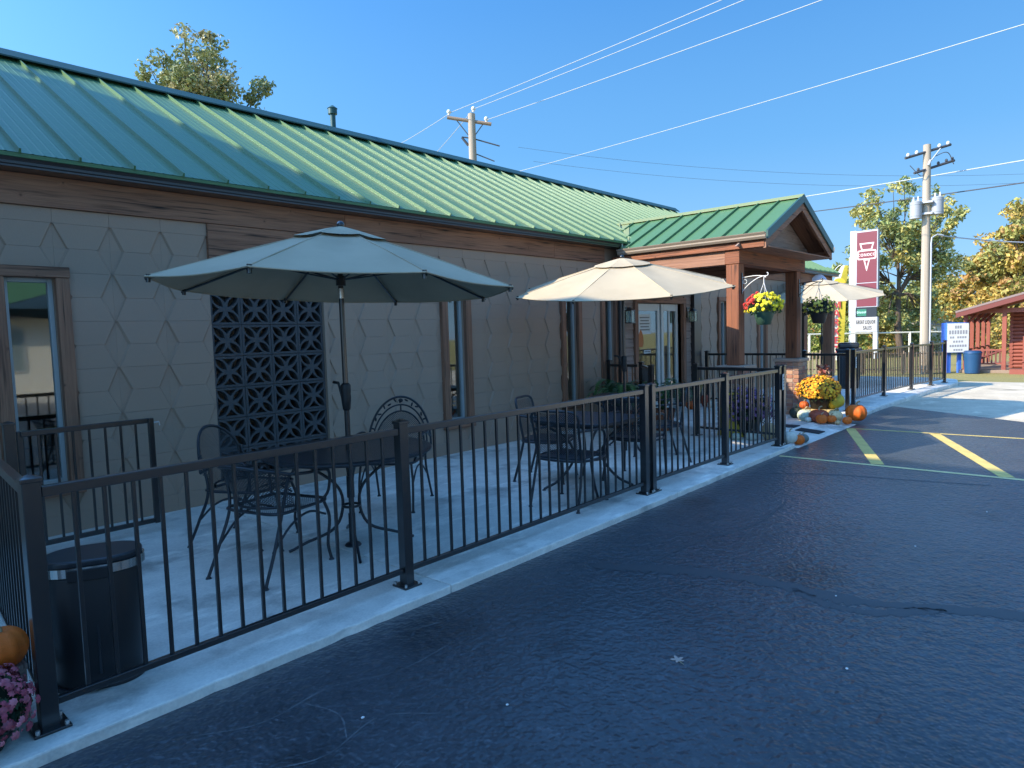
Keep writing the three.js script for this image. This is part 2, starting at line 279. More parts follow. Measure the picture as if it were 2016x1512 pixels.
/* openings in the front wall: z near, z far, y0, y1 */
const wins = [[-1.267, -1.60], [-5.83, -6.14], [-8.27, -8.58], [-9.32, -9.62], [-13.62, -13.95], [-15.7, -16.05]].map(([a, b]) => ({ a, b, y0: .416, y1: 2.075 }));
const scr = { a: -2.85, b: -4.055, y0: .18, y1: 2.29 };
const entry = { a: -9.76, b: -12.34, y0: 0, y1: 2.63 };
const door = { a: -10.33, b: -11.97, y0: 0, y1: 2.0 };
{
  const sh = new THREE.Shape([[-2.2, -.2], [18.7, -.2], [18.7, 2.95], [-2.2, 2.95]].map(p => new THREE.Vector2(...p)));
  for (const o of [...wins, scr, door]) sh.holes.push(new THREE.Path([[-o.a, o.y0], [-o.a, o.y1], [-o.b, o.y1], [-o.b, o.y0]].map(p => new THREE.Vector2(...p))));
  const g = new THREE.ExtrudeGeometry(sh, { depth: .18, bevelEnabled: false }); g.rotateY(Math.PI / 2); g.translate(WX - .185, 0, 0);
  const wall = bp('front_wall', g, M.mortar);
  // relief blocks: raised hexagon faces leave sunk diamonds
  const CW = .4115, CH = .1967, w = CW - .0012, h = CH - .0006, D = .016;
  const variants = [];
  function blockGeo(type, v) {
    const f = y => type === 0 ? .09 * (1 - y) : .09 * y;        // sunk half diamond: wide at the bottom (0) or at the top (1)
    const O = [], I = [], hw = w / 2, hh = h / 2, tw = .007 + .003 * v;
    for (const [sz, y] of [[1, 1], [-1, 1], [-1, 0], [1, 0]]) { O.push([0, (y ? hh : -hh), sz * (hw - Math.max(0, f(y) - .004))]); I.push([D, (y ? hh - .0006 : -hh + .0006), sz * (hw - f(y) - tw)]); }
    const q = [quad(I[0], I[1], I[2], I[3])]; for (let k = 0; k < 4; k++) { const n = (k + 1) % 4; q.push(quad(O[k], O[n], I[n], I[k])); }
    const back = box(.05, h, w, -.0255, 0, 0); q.push(back); const g2 = merge(q);
    return uvm(g2, 'z', 1, 1, v * .37, v * .61);
  }
  for (let v = 0; v < 4; v++) variants.push([blockGeo(0, v), blockGeo(1, v)]);
  const z0 = -2.03 - CW / 2, tops = 2.515, far = [];
  const holes = [...wins.map(o => ({ a: o.a + .10, b: o.b - .10, y0: o.y0 - .10, y1: o.y1 + .09 })), { a: scr.a - .006, b: scr.b - .05, y0: scr.y0, y1: 2.64 }, { a: entry.a + .02, b: -12.66, y0: 0, y1: 2.7 }];
  const plain = (za, zb, ya, yb, big) => { if (za - zb < .02 || yb - ya < .02) return; const g3 = uvm(bb(WX - .05, WX + D, ya + .0004, yb - .0004, za - .0006, zb + .0006, .0015), 'z', 1, 1, rnd(), rnd()); if (big) bp('block', g3, pick(M.blocks), wall); else far.push(g3.translate(-BP[0], -BP[1], -BP[2])); };
  let count = 0;
  function clip(geo, rect) {                         // cut a patterned block to a rectangle (z near, z far, y low, y high)
    let T3 = []; const P = geo.attributes.position; for (let i = 0; i < P.count; i += 3) T3.push([0, 1, 2].map(k => [P.getX(i + k), P.getY(i + k), P.getZ(i + k)]));
    for (const f of [v => rect[0] - v[2], v => v[2] - rect[1], v => v[1] - rect[2], v => rect[3] - v[1]]) { const out = []; for (const t of T3) { const q = []; for (let k = 0; k < t.length; k++) { const a = t[k], b = t[(k + 1) % t.length], fa = f(a), fb = f(b); if (fa >= 0) q.push(a); if (fa * fb < 0) { const u = fa / (fa - fb); q.push(a.map((x, m) => x + (b[m] - x) * u)); } } if (q.length > 2) out.push(q); } T3 = out; }
    const v = []; for (const t of T3) for (let k = 1; k < t.length - 1; k++) v.push(...t[0], ...t[k], ...t[k + 1]); return v.length ? uvm(tri(v), 'z') : null;
  }
  for (let k = -11; k < 48; k++) {
    const zc = z0 - k * CW + CW, za = zc + CW / 2, zb = zc - CW / 2, show = za < -.6 && zb > -9.9;
    for (let c = -1; c < 13; c++) {
      const y1 = c < 0 ? 2.63 : tops - c * CH, y0 = c < 0 ? tops : Math.max(0, tops - (c + 1) * CH); if (y1 < .01) continue;
      if (zb < -18.68 || za > 2.2) continue;
      let rects = [[za, zb, y0, y1]], cut = false;
      for (const o of holes) { const out = []; for (const [a, b, p, q] of rects) { if (b >= o.a || a <= o.b || p >= o.y1 || q <= o.y0) { out.push([a, b, p, q]); continue; } cut = true; if (a > o.a) out.push([a, o.a, p, q]); if (b < o.b) out.push([o.b, b, p, q]); const aa = Math.min(a, o.a), b2 = Math.max(b, o.b); if (q > o.y1) out.push([aa, b2, o.y1, q]); if (p < o.y0) out.push([aa, b2, p, o.y0]); } rects = out; }
      if (c < 0 || y1 - y0 < CH - .01) { for (const r of rects) plain(...r, show && count++ < 290); continue; }
      const g4 = variants[(k * 7 + c * 3 + 400) % 4][c % 2];
      if (cut) { for (const r of rects) { const yc = (y0 + y1) / 2, g5 = r[0] - r[1] > .015 && r[3] - r[2] > .015 && clip(g4, [r[0] - zc, r[1] - zc, r[2] - yc, r[3] - yc]); if (!g5) continue; if (show && count++ < 290) { const m = mesh('block', g5, pick(M.blocks), wall); m.position.set(WX - BP[0], yc, zc - BP[2]); } else far.push(g5.translate(WX - BP[0], yc, zc - BP[2])); } continue; }
      if (show && count++ < 290) { const m = mesh('block', g4, pick(M.blocks), wall); m.position.set(WX - BP[0], (y0 + y1) / 2, zc - BP[2]); }
      else far.push(g4.clone().translate(WX - BP[0], (y0 + y1) / 2, zc - BP[2]));
    }
  }
  const fm = mesh('far_blocks', merge(far), M.block, wall); fm.userData.kind = 'stuff';
  // the other sides and the floor
  bp('rear_wall', bb(-12.7, -12.5, -.2, 2.95, 2.2, -18.7), M.block);
  bp('end_wall', bb(-12.5, WX - .19, -.2, 2.95, -18.5, -18.7), M.block);
  bp('end_wall', bb(-12.5, WX - .19, -.2, 2.95, 2.0, 2.2), M.block);
  bp('floor', bb(-12.48, WX - .2, -.15, -.012, 1.98, -18.48), M.room);
  bp('ceiling', bb(-12.48, WX - .2, 2.6, 2.66, 1.98, -18.48), M.room);
  bp('corner_board', bb(WX - .02, WX + .06, 0, 2.63, -18.6, -18.86, .006), M.gutter);
  bp('end_porch_post', uvm(bb(WX + .02, WX + .27, 0, 2.63, -20.2, -20.46, .01), 'y', 1, 1, .3, .2), M.stain); bp('end_porch_ceiling', bb(-12.5, WX, 2.6, 2.64, -18.72, -20.9), M.graywood);
}
/* fascia, soffit and gutter */
{
  const f = bpart('fascia'); let z = 2.2;
  for (const L of [2.9, 3.66, 3.66, 1.32]) { bp('board', uvm(bb(WX + .0, WX + .048, 2.632, 2.872, z - .0015, z - L + .0015, .004), 'z', 1, 1, rnd() * 3, rnd()), M.stain, f); z -= L; }
  z = -12.3; for (const L of [3.6, 3.6, 1.45]) { bp('board', uvm(bb(WX + .0, WX + .048, 2.632, 2.872, z - .0015, z - L + .0015, .004), 'z', 1, 1, rnd() * 3, rnd()), M.stain, f); z -= L; }
  bp('soffit', bb(WX - .01, -6.17, 2.874, 2.888, 2.2, -20.95), M.gutter);
  const prof = [[0, .004], [.085, .004], [.105, .03], [.105, .05], [.125, .078], [.13, .09], [.112, .094], [.104, .082], [.09, .056], [.088, .035], [.078, .014], [0, .014]];
  const gut = (za, zb) => { const s = new THREE.Shape(prof.map(p => new THREE.Vector2(...p))); const g = new THREE.ExtrudeGeometry(s, { depth: Math.abs(zb - za), bevelEnabled: false }); g.translate(0, 0, -Math.abs(zb - za)); g.translate(-6.295, 2.872, za); return g; };
  bp('gutter', gut(2.2, -9.58), M.gutter); bp('gutter', gut(-12.2, -21.0), M.gutter);
  bp('gutter_end', bb(-6.29, -6.165, 2.876, 2.962, -9.58, -9.6), M.whiteTrim);
}
/* metal roof */
const E0 = V(-6.15, 2.978, 0), R0 = V(-9.466, 4.806, 0), RN = V(R0.y - E0.y, E0.x - R0.x, 0).normalize();
{
  const roof = bpart('roof');
  const sMax = z => z > -17.4 ? 1 : Math.max(.001, (z + 21.05) / 3.65);
  function strip(profile, zk, s0 = 0, mirror = false) {
    const v = [], uv = []; const P = (z, h, s) => { const x = E0.x + (R0.x - E0.x) * s + RN.x * h; return [mirror ? 2 * R0.x - x : x, E0.y + (R0.y - E0.y) * s + RN.y * h, z]; };
    for (let i = 0; i < profile.length - 1; i++) { const [za, ha] = profile[i], [zb, hb] = profile[i + 1], a = zk + za, b = zk + zb, sa = sMax(a), sb = sMax(b); v.push(...P(a, ha, s0), ...P(b, hb, s0), ...P(b, hb, sb), ...P(a, ha, s0), ...P(b, hb, sb), ...P(a, ha, sa)); for (const [z, s] of [[a, s0], [b, s0], [b, sb], [a, s0], [b, sb], [a, sa]]) uv.push(z, s * 3.79); }
    return tri(v, uv);
  }
  const pan = [[0, 0]]; for (const c of [.085, .16, .235, .31]) pan.push([-c + .012, 0], [-c + .005, .003], [-c - .005, .003], [-c - .012, 0]); pan.push([-.394, 0]);
  const seam = [[.010, 0], [.006, .036], [-.006, .036], [-.010, 0]];
  for (let k = -9; k < 50; k++) {
    const zk = -2.176 - .3947 * k; if (zk < -20.9) break;
    bp('roof_panel', strip(pan, zk), M.roof, roof);
    const s = merge([strip(seam, zk, -.004), (() => { const P = (z, h) => [E0.x + .013 + RN.x * h, E0.y - .007 + RN.y * h, zk + z]; return quad(P(.010, 0), P(.006, .036), P(-.006, .036), P(-.010, 0)); })()]);
    bp('standing_seam', s, M.roof, roof);
  }
  // rear slope, hip end and eave trim
  bp('rear_slope', merge([quad([R0.x, R0.y, 2.0], [-12.79, 2.978, 2.0], [-12.79, 2.978, -21.05], [R0.x, R0.y, -17.4])]), M.roof, roof);
  bp('hip_slope', tri([R0.x, R0.y, -17.4, -6.15, 2.978, -21.05, -12.79, 2.978, -21.05]), M.roof, roof);
  bp('near_gable', tri([R0.x, R0.y - .03, 1.98, -6.2, 2.95, 1.98, -12.7, 2.95, 1.98]), M.block, roof);
  bp('eave_trim', bb(-6.175, -6.148, 2.945, 2.974, 2.0, -21.0), M.roof, roof);
  const cap = new THREE.Shape([[-.16, -.062], [-.03, .045], [.03, .045], [.16, -.062], [.16, -.045], [.035, .06], [-.035, .06], [-.16, -.045]].map(p => new THREE.Vector2(...p)));
  for (let k = 0, z = 2.0; z > -17.4; k++) { const L = Math.min(3.05, z + 17.4); const g = new THREE.ExtrudeGeometry(cap, { depth: L - .002, bevelEnabled: false }); g.translate(R0.x, R0.y + .022 + .001 * (k % 2), z - L); bp('ridge_cap', g, M.ridge, roof); z -= L; }
  const v = sub('vent_pipe', B); const vp = V(-9.75, 4.6, -6.55);
  bp('pipe', merge([cyl(.045, .045, .62, vp.x, vp.y, vp.z), cyl(.11, .05, .12, vp.x, vp.y + .0, vp.z)]), M.ridge, v);
  bp('cap', merge([cyl(.075, .075, .09, vp.x, vp.y + .60, vp.z), cyl(.085, .02, .05, vp.x, vp.y + .69, vp.z)]), M.ridge, v);
}
/* narrow windows with rough cedar casings */
function windowAt(o, near) {
  const w = bpart('window'), x = WX + .02, t = .105;
  const trim = (g, ax, m = M.stain) => bp('casing', uvm(g, ax, 1, 1, rnd() * 3, rnd()), m, w);
  trim(bb(WX - .12, x + .035, o.y0, o.y1, o.a + t - .005, o.a + .002, .006), 'y'); trim(bb(WX - .12, x + .035, o.y0, o.y1, o.b - .002, o.b - t + .005, .006), 'y');
  trim(bb(WX - .12, x + .042, o.y1 + .001, o.y1 + .088, o.a + t, o.b - t, .006), 'z'); trim(bb(WX - .12, x + .05, o.y0 - .095, o.y0 - .001, o.a + t, o.b - t, .006), 'z');
  const fx = WX - .035, s = .034, f = [[o.a, o.a - s, o.y0, o.y1], [o.b + s, o.b, o.y0, o.y1], [o.a - s, o.b + s, o.y1 - s, o.y1], [o.a - s, o.b + s, o.y0, o.y0 + s]];
  bp('frame', merge(f.map(([a, b, p, q]) => bb(fx - .05, fx, p, q, a, b, .004))), M.winFrame, w);
  bp('pane', bb(fx - .03, fx - .026, o.y0 + s, o.y1 - s, o.a - s, o.b + s), M.glass, w);
}
for (const o of wins) windowAt(o);
/* pierced block screen with timber header */
{
  const s = bpart('breeze_screen'), n = .2985, q = n / 2 - .001;
  const sh = new THREE.Shape([[-q, -q], [q, -q], [q, q], [-q, q]].map(p => new THREE.Vector2(...p)));
  for (let k = 0; k < 4; k++) {
    const a = Math.PI / 4 + k * Math.PI / 2, R = (r, o) => [Math.cos(a) * r - Math.sin(a) * o, Math.sin(a) * r + Math.cos(a) * o];
    const p = new THREE.Path(); p.moveTo(...R(.03, 0)); p.quadraticCurveTo(...R(.105, .062), ...R(.182, 0)); p.quadraticCurveTo(...R(.105, -.062), ...R(.03, 0)); sh.holes.push(p);
    const b = k * Math.PI / 2, S = (r, o) => [Math.cos(b) * r - Math.sin(b) * o, Math.sin(b) * r + Math.cos(b) * o];
    const t = new THREE.Path(); t.moveTo(...S(.062, 0)); t.quadraticCurveTo(...S(.098, .026), ...S(.126, .064)); t.lineTo(...S(.126, -.064)); t.quadraticCurveTo(...S(.098, -.026), ...S(.062, 0)); sh.holes.push(t);
  }
  const bg = new THREE.ExtrudeGeometry(sh, { depth: .085, bevelEnabled: false, curveSegments: 5 }); bg.rotateY(Math.PI / 2); const bu = uvm(bg, 'z');
  for (let r = 0; r < 7; r++) for (let c = 0; c < 4; c++) { const m = mesh('breeze_block', bu, M.breeze, s); m.position.set(WX - .10 + rr(-.002, .002) - BP[0], .18 + .3014 * (r + .5), scr.a - .3012 * (c + .5) - BP[2]); }
  // the small service court behind the screen
  bp('court_wall', bb(WX - 1.3, WX - 1.24, 0, 2.58, scr.a + .12, scr.b - .12), M.block, s); bp('court_wall', bb(WX - 1.238, WX - .19, 0, 2.58, scr.a + .12, scr.a + .06), M.block, s); bp('court_wall', bb(WX - 1.238, WX - .19, 0, 2.58, scr.b - .06, scr.b - .12), M.block, s);
  bp('jamb', uvm(bb(WX - .1, WX + .022, .0, 2.29, scr.b - .001, scr.b - .048, .004), 'y'), M.block, s);
  bp('header', uvm(bb(WX - .08, WX + .04, 2.292, 2.629, scr.a, scr.b - .05, .005), 'z', 1, 1, .7, .2), M.stain, s);
}
/* recessed entrance wall: lap siding, glazed door and side light */
{
  const e = bpart('entrance_wall'); let y = .01;
  const put = (za, zb, y0, y1) => { const g = bb(WX - .04, WX + .012, y0 + .001, y1 - .003, za, zb, .004); const p = g.attributes.position; for (let i = 0; i < p.count; i++) if (p.getX(i) > WX && p.getY(i) < (y0 + y1) / 2) p.setX(i, p.getX(i) + .012); g.computeVertexNormals(); bp('siding_board', uvm(g, 'z', 1, 1, rnd() * 3, rnd()), M.graywood, e); };
  while (y < 2.62) { const y1 = Math.min(2.63, y + .152); if (y < 2.12) { put(entry.a - .02, door.a + .11, y, y1); put(door.b - .11, entry.b, y, y1); } else put(entry.a - .02, entry.b, y, y1); y = y1; }
  bp('dark_corner_post', bb(WX - .02, WX + .09, 0, 2.63, entry.b - .01, entry.b - .30, .006), M.gutter, e);
  const d = bpart('entrance_door'), x = WX + .03;
  const c = (g, ax) => bp('casing', uvm(g, ax, 1, 1, rnd() * 3, rnd()), M.stain, d);
  c(bb(WX - .1, x + .03, 0, 2.0, door.a + .105, door.a, .006), 'y'); c(bb(WX - .1, x + .03, 0, 2.0, door.b, door.b - .105, .006), 'y'); c(bb(WX - .1, x + .035, 2.001, 2.11, door.a + .105, door.b - .105, .006), 'z');
  const st = .085, fr = (za, zb, m = M.whiteTrim, xo = 0) => merge([[za, za - st, .0, 1.99], [zb + st, zb, .0, 1.99], [za - st, zb + st, 1.86, 1.99], [za - st, zb + st, .0, .2]].map(([a, b, p, q]) => bb(WX - .09 + xo, WX - .045 + xo, p, q, a, b, .006)));
  bp('door_frame', fr(-10.345, -11.24), M.whiteTrim, d);
  bp('pane', bb(WX - .07, WX - .066, .2, 1.86, -10.43, -11.155), M.glass, d);
  bp('push_bar', merge([bb(WX - .04, WX - .01, .98, 1.05, -10.36, -10.42, .004), bb(WX - .05, WX - .02, .94, 1.1, -10.385, -10.40, .004)]), M.steel, d);
  bp('side_light', fr(-11.30, -11.93, M.whiteTrim), M.whiteTrim, d); bp('pane', bb(WX - .07, WX - .066, .2, 1.86, -11.38, -11.85), M.glass, d);
  bp('mullion', bb(WX - .09, WX - .05, .2, 1.86, -11.58, -11.62), M.whiteTrim, d);
  const posters = thing('door_notice', 'cream notice sheet with rows of print taped inside the glass entrance door', 'notice', [WX - .058, 1.62, -10.72]);
  mesh('sheet', box(.003, .36, .42), M.paper, posters); for (let r = 0; r < 5; r++) mesh('text_line', box(.001, .022, .34 - .05 * (r % 2), .0024, .12 - r * .055, 0), std([.25, .23, .2], .9), posters);
  const pl = thing('door_plate', 'small white plate on the glass of the entrance door', 'sign', [WX - .058, 1.12, -10.8]); mesh('plate', rbox(.004, .06, .24), M.white, pl);
  for (let k = 0; k < 4; k++) mesh('text_line', box(.001, .018, .04, .0028, 0, -.08 + k * .052), M.blackInk, pl);
  const gp = thing('pumpkin_cutout', 'tall orange paper cutout hung inside the glass entrance door', 'decoration', [WX - .058, 1.36, -10.58]);
  { const s2 = new THREE.Shape(); s2.moveTo(-.05, -.15); s2.bezierCurveTo(-.13, -.1, -.09, .1, 0, .16); s2.bezierCurveTo(.1, .1, .12, -.1, .05, -.15); const g2 = new THREE.ExtrudeGeometry(s2, { depth: .003, bevelEnabled: false }); g2.rotateY(Math.PI / 2); mesh('cutout', g2, std([.6, .2, .06], .8), gp); }
}
/* entrance porch: posts on brick piers, beams, gable roof */
const PC = -10.9, PX = -4.255, PEX = -3.74, PE = { z0: -9.5, z1: -12.3, y: 2.83, ry: 3.49 };
{
  for (const pz of [-9.605, -11.93]) {
    const p = bpart('porch_post');
    bp('post', uvm(bb(PX - .097, PX + .097, .96, 2.43, pz + .097, pz - .097, .008), 'y', 1, 1, rnd() * 3, rnd()), M.cedar, p);
    const b = bpart('brick_pier'); const bz = pz + (pz < -11 ? .1 : 0), s = .2;
    bp('mortar_core', bb(PX - s + .012, PX + s - .012, 0, .9, bz + s - .012, bz - s + .012), M.brickMortar, b);
    let y = .004;
    for (let r = 0; r < 13; r++, y += .0692) {
      const off = r % 2;
      for (let side = 0; side < 4; side++) {
        for (let k = 0; k < 2; k++) {
          const a = k ? (off ? .002 : -.003) : -s, e = k ? s - .098 : (off ? -.006 : -.011); if (e - a < .03) continue;
          const g = rbox(e - a, .06, .09, (a + e) / 2, y + .03, s - .045 + rr(-.002, .002), .004); g.rotateY(side * Math.PI / 2); g.translate(PX, 0, bz); bp('brick', uvm(g, 'x', 1, 1, rnd(), rnd()), M.brick[Math.floor(rnd() * 5)], b);
        }
      }
    }
    bp('cap', uvm(bb(PX - .225, PX + .225, .905, .958, bz + .225, bz - .225, .01), 'x'), M.brick[3], b);
  }
  const f = bpart('porch_frame'), wood = (g, ax, m = M.cedar) => bp('beam', uvm(g, ax, 1, 1, rnd() * 3, rnd()), m, f);
  wood(bb(PX - .11, PX + .11, 2.432, 2.64, -9.5, -12.2, .008), 'z', M.cedar);
  wood(bb(WX + .05, PX - .112, 2.432, 2.64, -9.515, -9.70, .008), 'x', M.stain); wood(bb(WX + .05, PX - .112, 2.432, 2.64, -12.02, -12.19, .008), 'x', M.stain);
  wood(bb(-6.3, PEX - .03, 2.632, 2.72, -9.462, -9.499, .005), 'x'); wood(bb(-6.3, PEX - .03, 2.632, 2.72, -12.26, -12.30, .005), 'x');
  // ceiling boards
  const c = bpart('porch_ceiling'); for (let i = 0; i < 16; i++) { const z = -9.52 - i * .17; bp('ceiling_board', uvm(bb(WX + .05, PEX - .04, 2.643, 2.655, z, z - .165, .003), 'x', 1, 1, rnd() * 3, rnd()), M.stain, c); }
  // gable infill, planks cut to the roof slope
  const g = bpart('porch_gable'), tan = (PE.ry - PE.y) / 1.4, gx = PX + .115; let y = 2.66, k = 0;
  while (y < 3.36) { const y1 = Math.min(3.38, y + .175), hw = yy => Math.max(.01, (PE.ry - .09 - yy) / tan), poly = [[PC + hw(y + .003), y + .003], [PC - hw(y + .003), y + .003], [PC - hw(y1), y1], [PC + hw(y1), y1]]; const s = new THREE.Shape(poly.map(([z, yy]) => new THREE.Vector2(-z, yy))); const e = new THREE.ExtrudeGeometry(s, { depth: .022, bevelEnabled: true, bevelSize: .003, bevelThickness: .003, bevelSegments: 1 }); e.rotateY(Math.PI / 2); e.translate(gx + (k % 2) * .002, 0, 0); bp('gable_plank', uvm(e, 'z', 1, 1, rnd() * 3, rnd()), M.graywood, g); y = y1; k++; }
  bp('tie_board', uvm(bb(gx, gx + .42, 2.622, 2.641, -9.51, -12.25, .003), 'z'), M.stain, g);
  // roof
  const r = bpart('porch_roof'), mainX = y => E0.x + (R0.x - E0.x) * (y - E0.y) / (R0.y - E0.y);
  const slope = (sg) => {
    const P = (x, s, h) => [x, PE.y + (PE.ry - PE.y) * s + h * .9, PC + sg * 1.4 * (1 - s) + sg * h * .43];
    const xin = s => mainX(PE.y + (PE.ry - PE.y) * s) - .02, back = s => Math.min(-6.16, xin(s));
    for (let k = 0; k < 11; k++) {
      const x1 = PEX - .33 * k, x0 = x1 - .33; const a0 = Math.max(x0, -8), v = [], uv = [], N = 6;
      for (let i = 0; i < N; i++) { const sa = i / N, sb = (i + 1) / N, l = s => Math.max(x0, back(s)), q = s => Math.max(x1, back(s)); const A = [P(l(sa), sa, 0), P(q(sa), sa, 0), P(q(sb), sb, 0), P(l(sb), sb, 0)]; v.push(...A[0], ...A[1], ...A[2], ...A[0], ...A[2], ...A[3]); for (const t of [0, 1, 2, 0, 2, 3]) uv.push(A[t][0], A[t][2]); }
      bp('roof_panel', tri(v, uv), M.roof, r);
      const sTop = 1; let sLo = 0; while (sLo < .98 && x1 < -6.16 && xin(sLo) > x1) sLo += .02;
      if (sLo < .95) { const w = .013, hgt = .032, b0 = P(x1 - w, sLo - .01, 0), b1 = P(x1 - w * .6, sLo - .01, hgt), b2 = P(x1 + w * .6, sLo - .01, hgt), b3 = P(x1 + w, sLo - .01, 0), t0 = P(x1 - w, sTop, 0), t1 = P(x1 - w * .6, sTop, hgt), t2 = P(x1 + w * .6, sTop, hgt), t3 = P(x1 + w, sTop, 0); if (k) bp('standing_seam', merge([quad(b0, b1, t1, t0), quad(b1, b2, t2, t1), quad(b2, b3, t3, t2), quad(b0, b3, b2, b1)]), M.roof, r); }
    }
    // valley flashing and rake trim
    const va = P(-6.12, 0, .03), vb = P(mainX(PE.ry) + .02, 1, .03);
    bp('valley_flashing', merge([quad(P(-6.2, 0, .012), P(-5.98, 0, .012), P(mainX(PE.ry) + .22, 1, .012), P(mainX(PE.ry) - .02, 1, .012)), stick(va, vb, .018, .018, 6)]), M.roofTrim, r);
    const R = (x, s, h) => P(x, s, h);
    const rake = (x0, x1, h0, h1, m, nm) => { const c8 = [[x0, h0], [x1, h0], [x1, h1], [x0, h1]], A = c8.map(([x, h]) => { const q = P(x, -.02, 0); return [q[0], q[1] + h, q[2]]; }), Z = c8.map(([x, h]) => { const q = P(x, 1.0, 0); return [q[0], q[1] + h, q[2]]; }); const q = []; for (let i = 0; i < 4; i++) { const j = (i + 1) % 4; q.push(quad(A[i], A[j], Z[j], Z[i])); } q.push(quad(...A), quad(...Z)); return uvm(merge(q), 'z', 1, 1, rnd(), rnd()); };
    bp('rake_flashing', rake(PEX - .01, PEX + .022, -.085, .035, M.roof), M.ridge, r);
    bp('rake_board', rake(PEX - .045, PEX - .008, -.205, -.06, M.stain), M.stain, r);
    bp('soffit', rake(gx + .02, PEX - .046, -.075, -.045, M.stain), M.stain, r);
  };
  slope(1); slope(-1);
  const cap = new THREE.Shape([[-.10, -.04], [0, .012], [.10, -.04], [.10, -.03], [0, .026], [-.10, -.03]].map(p => new THREE.Vector2(...p)));
  { const g2 = new THREE.ExtrudeGeometry(cap, { depth: PEX - mainX(PE.ry) + .1, bevelEnabled: false }); g2.rotateY(Math.PI / 2); g2.translate(mainX(PE.ry) - .08, PE.ry + .018, PC); bp('ridge_cap', g2, M.roofTrim, r); }
  const prof = [[0, .0], [.085, .0], [.105, .03], [.105, .05], [.125, .078], [.13, .09], [.112, .094], [.104, .082], [.09, .056], [.088, .035], [.078, .014], [0, .014]];
  for (const sg of [1, -1]) { const s = new THREE.Shape(prof.map(([a, b]) => new THREE.Vector2(-sg * a, b))); const g3 = new THREE.ExtrudeGeometry(s, { depth: 2.42, bevelEnabled: false }); g3.rotateY(Math.PI / 2); g3.translate(-6.15, 2.735, PC + sg * 1.40); bp('porch_gutter', g3, M.tanTrim, r); }
  bp('porch_fascia', uvm(bb(-6.2, PEX - .02, 2.722, 2.82, PE.z0 - .002, PE.z0 - .02), 'x'), M.stain, r); bp('porch_fascia', uvm(bb(-6.2, PEX - .02, 2.722, 2.82, PE.z1 + .002, PE.z1 + .02), 'x'), M.stain, r);
  // white downspout elbow in the corner
  bp('downspout', merge([stick([-6.22, 2.88, -9.66], [-6.30, 2.7, -9.70], .035), stick([-6.30, 2.7, -9.70], [-6.32, 0, -9.71], .035)]), M.gutter);
}
/* wall lanterns and small wall fittings */
{
  const lantern = (z, label) => {
    const l = thing('wall_lantern', label, 'wall lamp', [WX + .03, 1.83, z], 0, 'lanterns beside the entrance door');
    mesh('back_plate', rbox(.02, .2, .11, .0, 0, 0), M.fence, l); mesh('arm', merge([box(.1, .02, .025, .05, .07, 0), cyl(.02, .02, .05, .1, .03, 0)]), M.fence, l);
    mesh('roof', merge([new THREE.ConeGeometry(.095, .05, 4).rotateY(Math.PI / 4).translate(.11, .055, 0).toNonIndexed(), box(.13, .012, .13, .11, .026, 0)]), M.fence, l);
    const bars = []; for (const a of [-1, 1]) for (const b of [-1, 1]) bars.push(box(.012, .2, .012, .11 + a * .055, -.08, b * .055)); bars.push(box(.13, .014, .13, .11, -.185, 0)); mesh('cage', merge(bars), M.fence, l);
    mesh('glass', merge([-1, 1].flatMap(a => [box(.003, .19, .1, .11 + a * .054, -.08, 0), box(.1, .19, .003, .11, -.08, a * .054)])), phys([.85, .88, .8], .1, { transmission: .8, thickness: 0 }), l); mesh('candle', cyl(.016, .016, .1, .11, -.178, 0), M.white, l);
  };
  lantern(-9.93, 'black caged lantern on the grey siding left of the entrance door'); lantern(-12.2, 'black caged lantern on the grey siding right of the entrance door');
  const cam = thing('security_camera', 'small white security camera on the fascia beyond the porch', 'camera', [WX + .05, 2.55, -17.3]); mesh('bracket', box(.05, .06, .06, .02, .02, 0), M.white, cam); mesh('housing', stick([.04, -.02, .03], [.12, -.06, .2], .05, .05, 10), M.white, cam); mesh('lens', stick([.12, -.06, .2], [.125, -.063, .21], .035, .035, 10), M.dark, cam);
  const os = thing('oval_sign', 'pale oval sign hanging under the eave beyond the porch', 'sign', [WX + .2, 2.55, -19.3]); { const g = new THREE.CylinderGeometry(.28, .28, .03, 24); g.rotateX(Math.PI / 2); g.scale(.85, 1.15, 1); g.rotateY(.35); mesh('disc', g, std([.55, .58, .7], .6), os); mesh('hanger', box(.2, .02, .02, -.08, .34, 0), M.fence, os); }
}

/* ------------------------------------------------------------------ railings and gates */
const PK = {};                                       // shared picket geometry
function pickets(h) { const k = h.toFixed(3); return PK[k] ||= rbox(.016, h, .016, 0, h / 2, 0, .002); }
const postG = rbox(.064, 1, .064, 0, .5, 0, .004), capG = merge([rbox(.076, .018, .076, 0, 1.008, 0, .003), new THREE.ConeGeometry(.048, .014, 4).rotateY(Math.PI / 4).translate(0, 1.024, 0).toNonIndexed()]);
const plateG = rbox(.13, .012, .13, 0, .006, 0, .003), boltG = merge([-1, 1].flatMap(a => [-1, 1].map(b => cyl(.009, .009, .018, a * .05, .01, b * .05, 6))));
function addPost(f, x, z, y0 = 0, h = 1.0, plate = true) {
  const p = mesh('post', postG, M.fence, f); p.position.set(x, y0, z); p.scale.y = h; mesh('post_cap', capG, M.fence, p).position.y = 0;
  if (plate) { mesh('base_plate', plateG, M.fence, p); mesh('bolts', boltG, M.bolt, p); }
  return p;
}
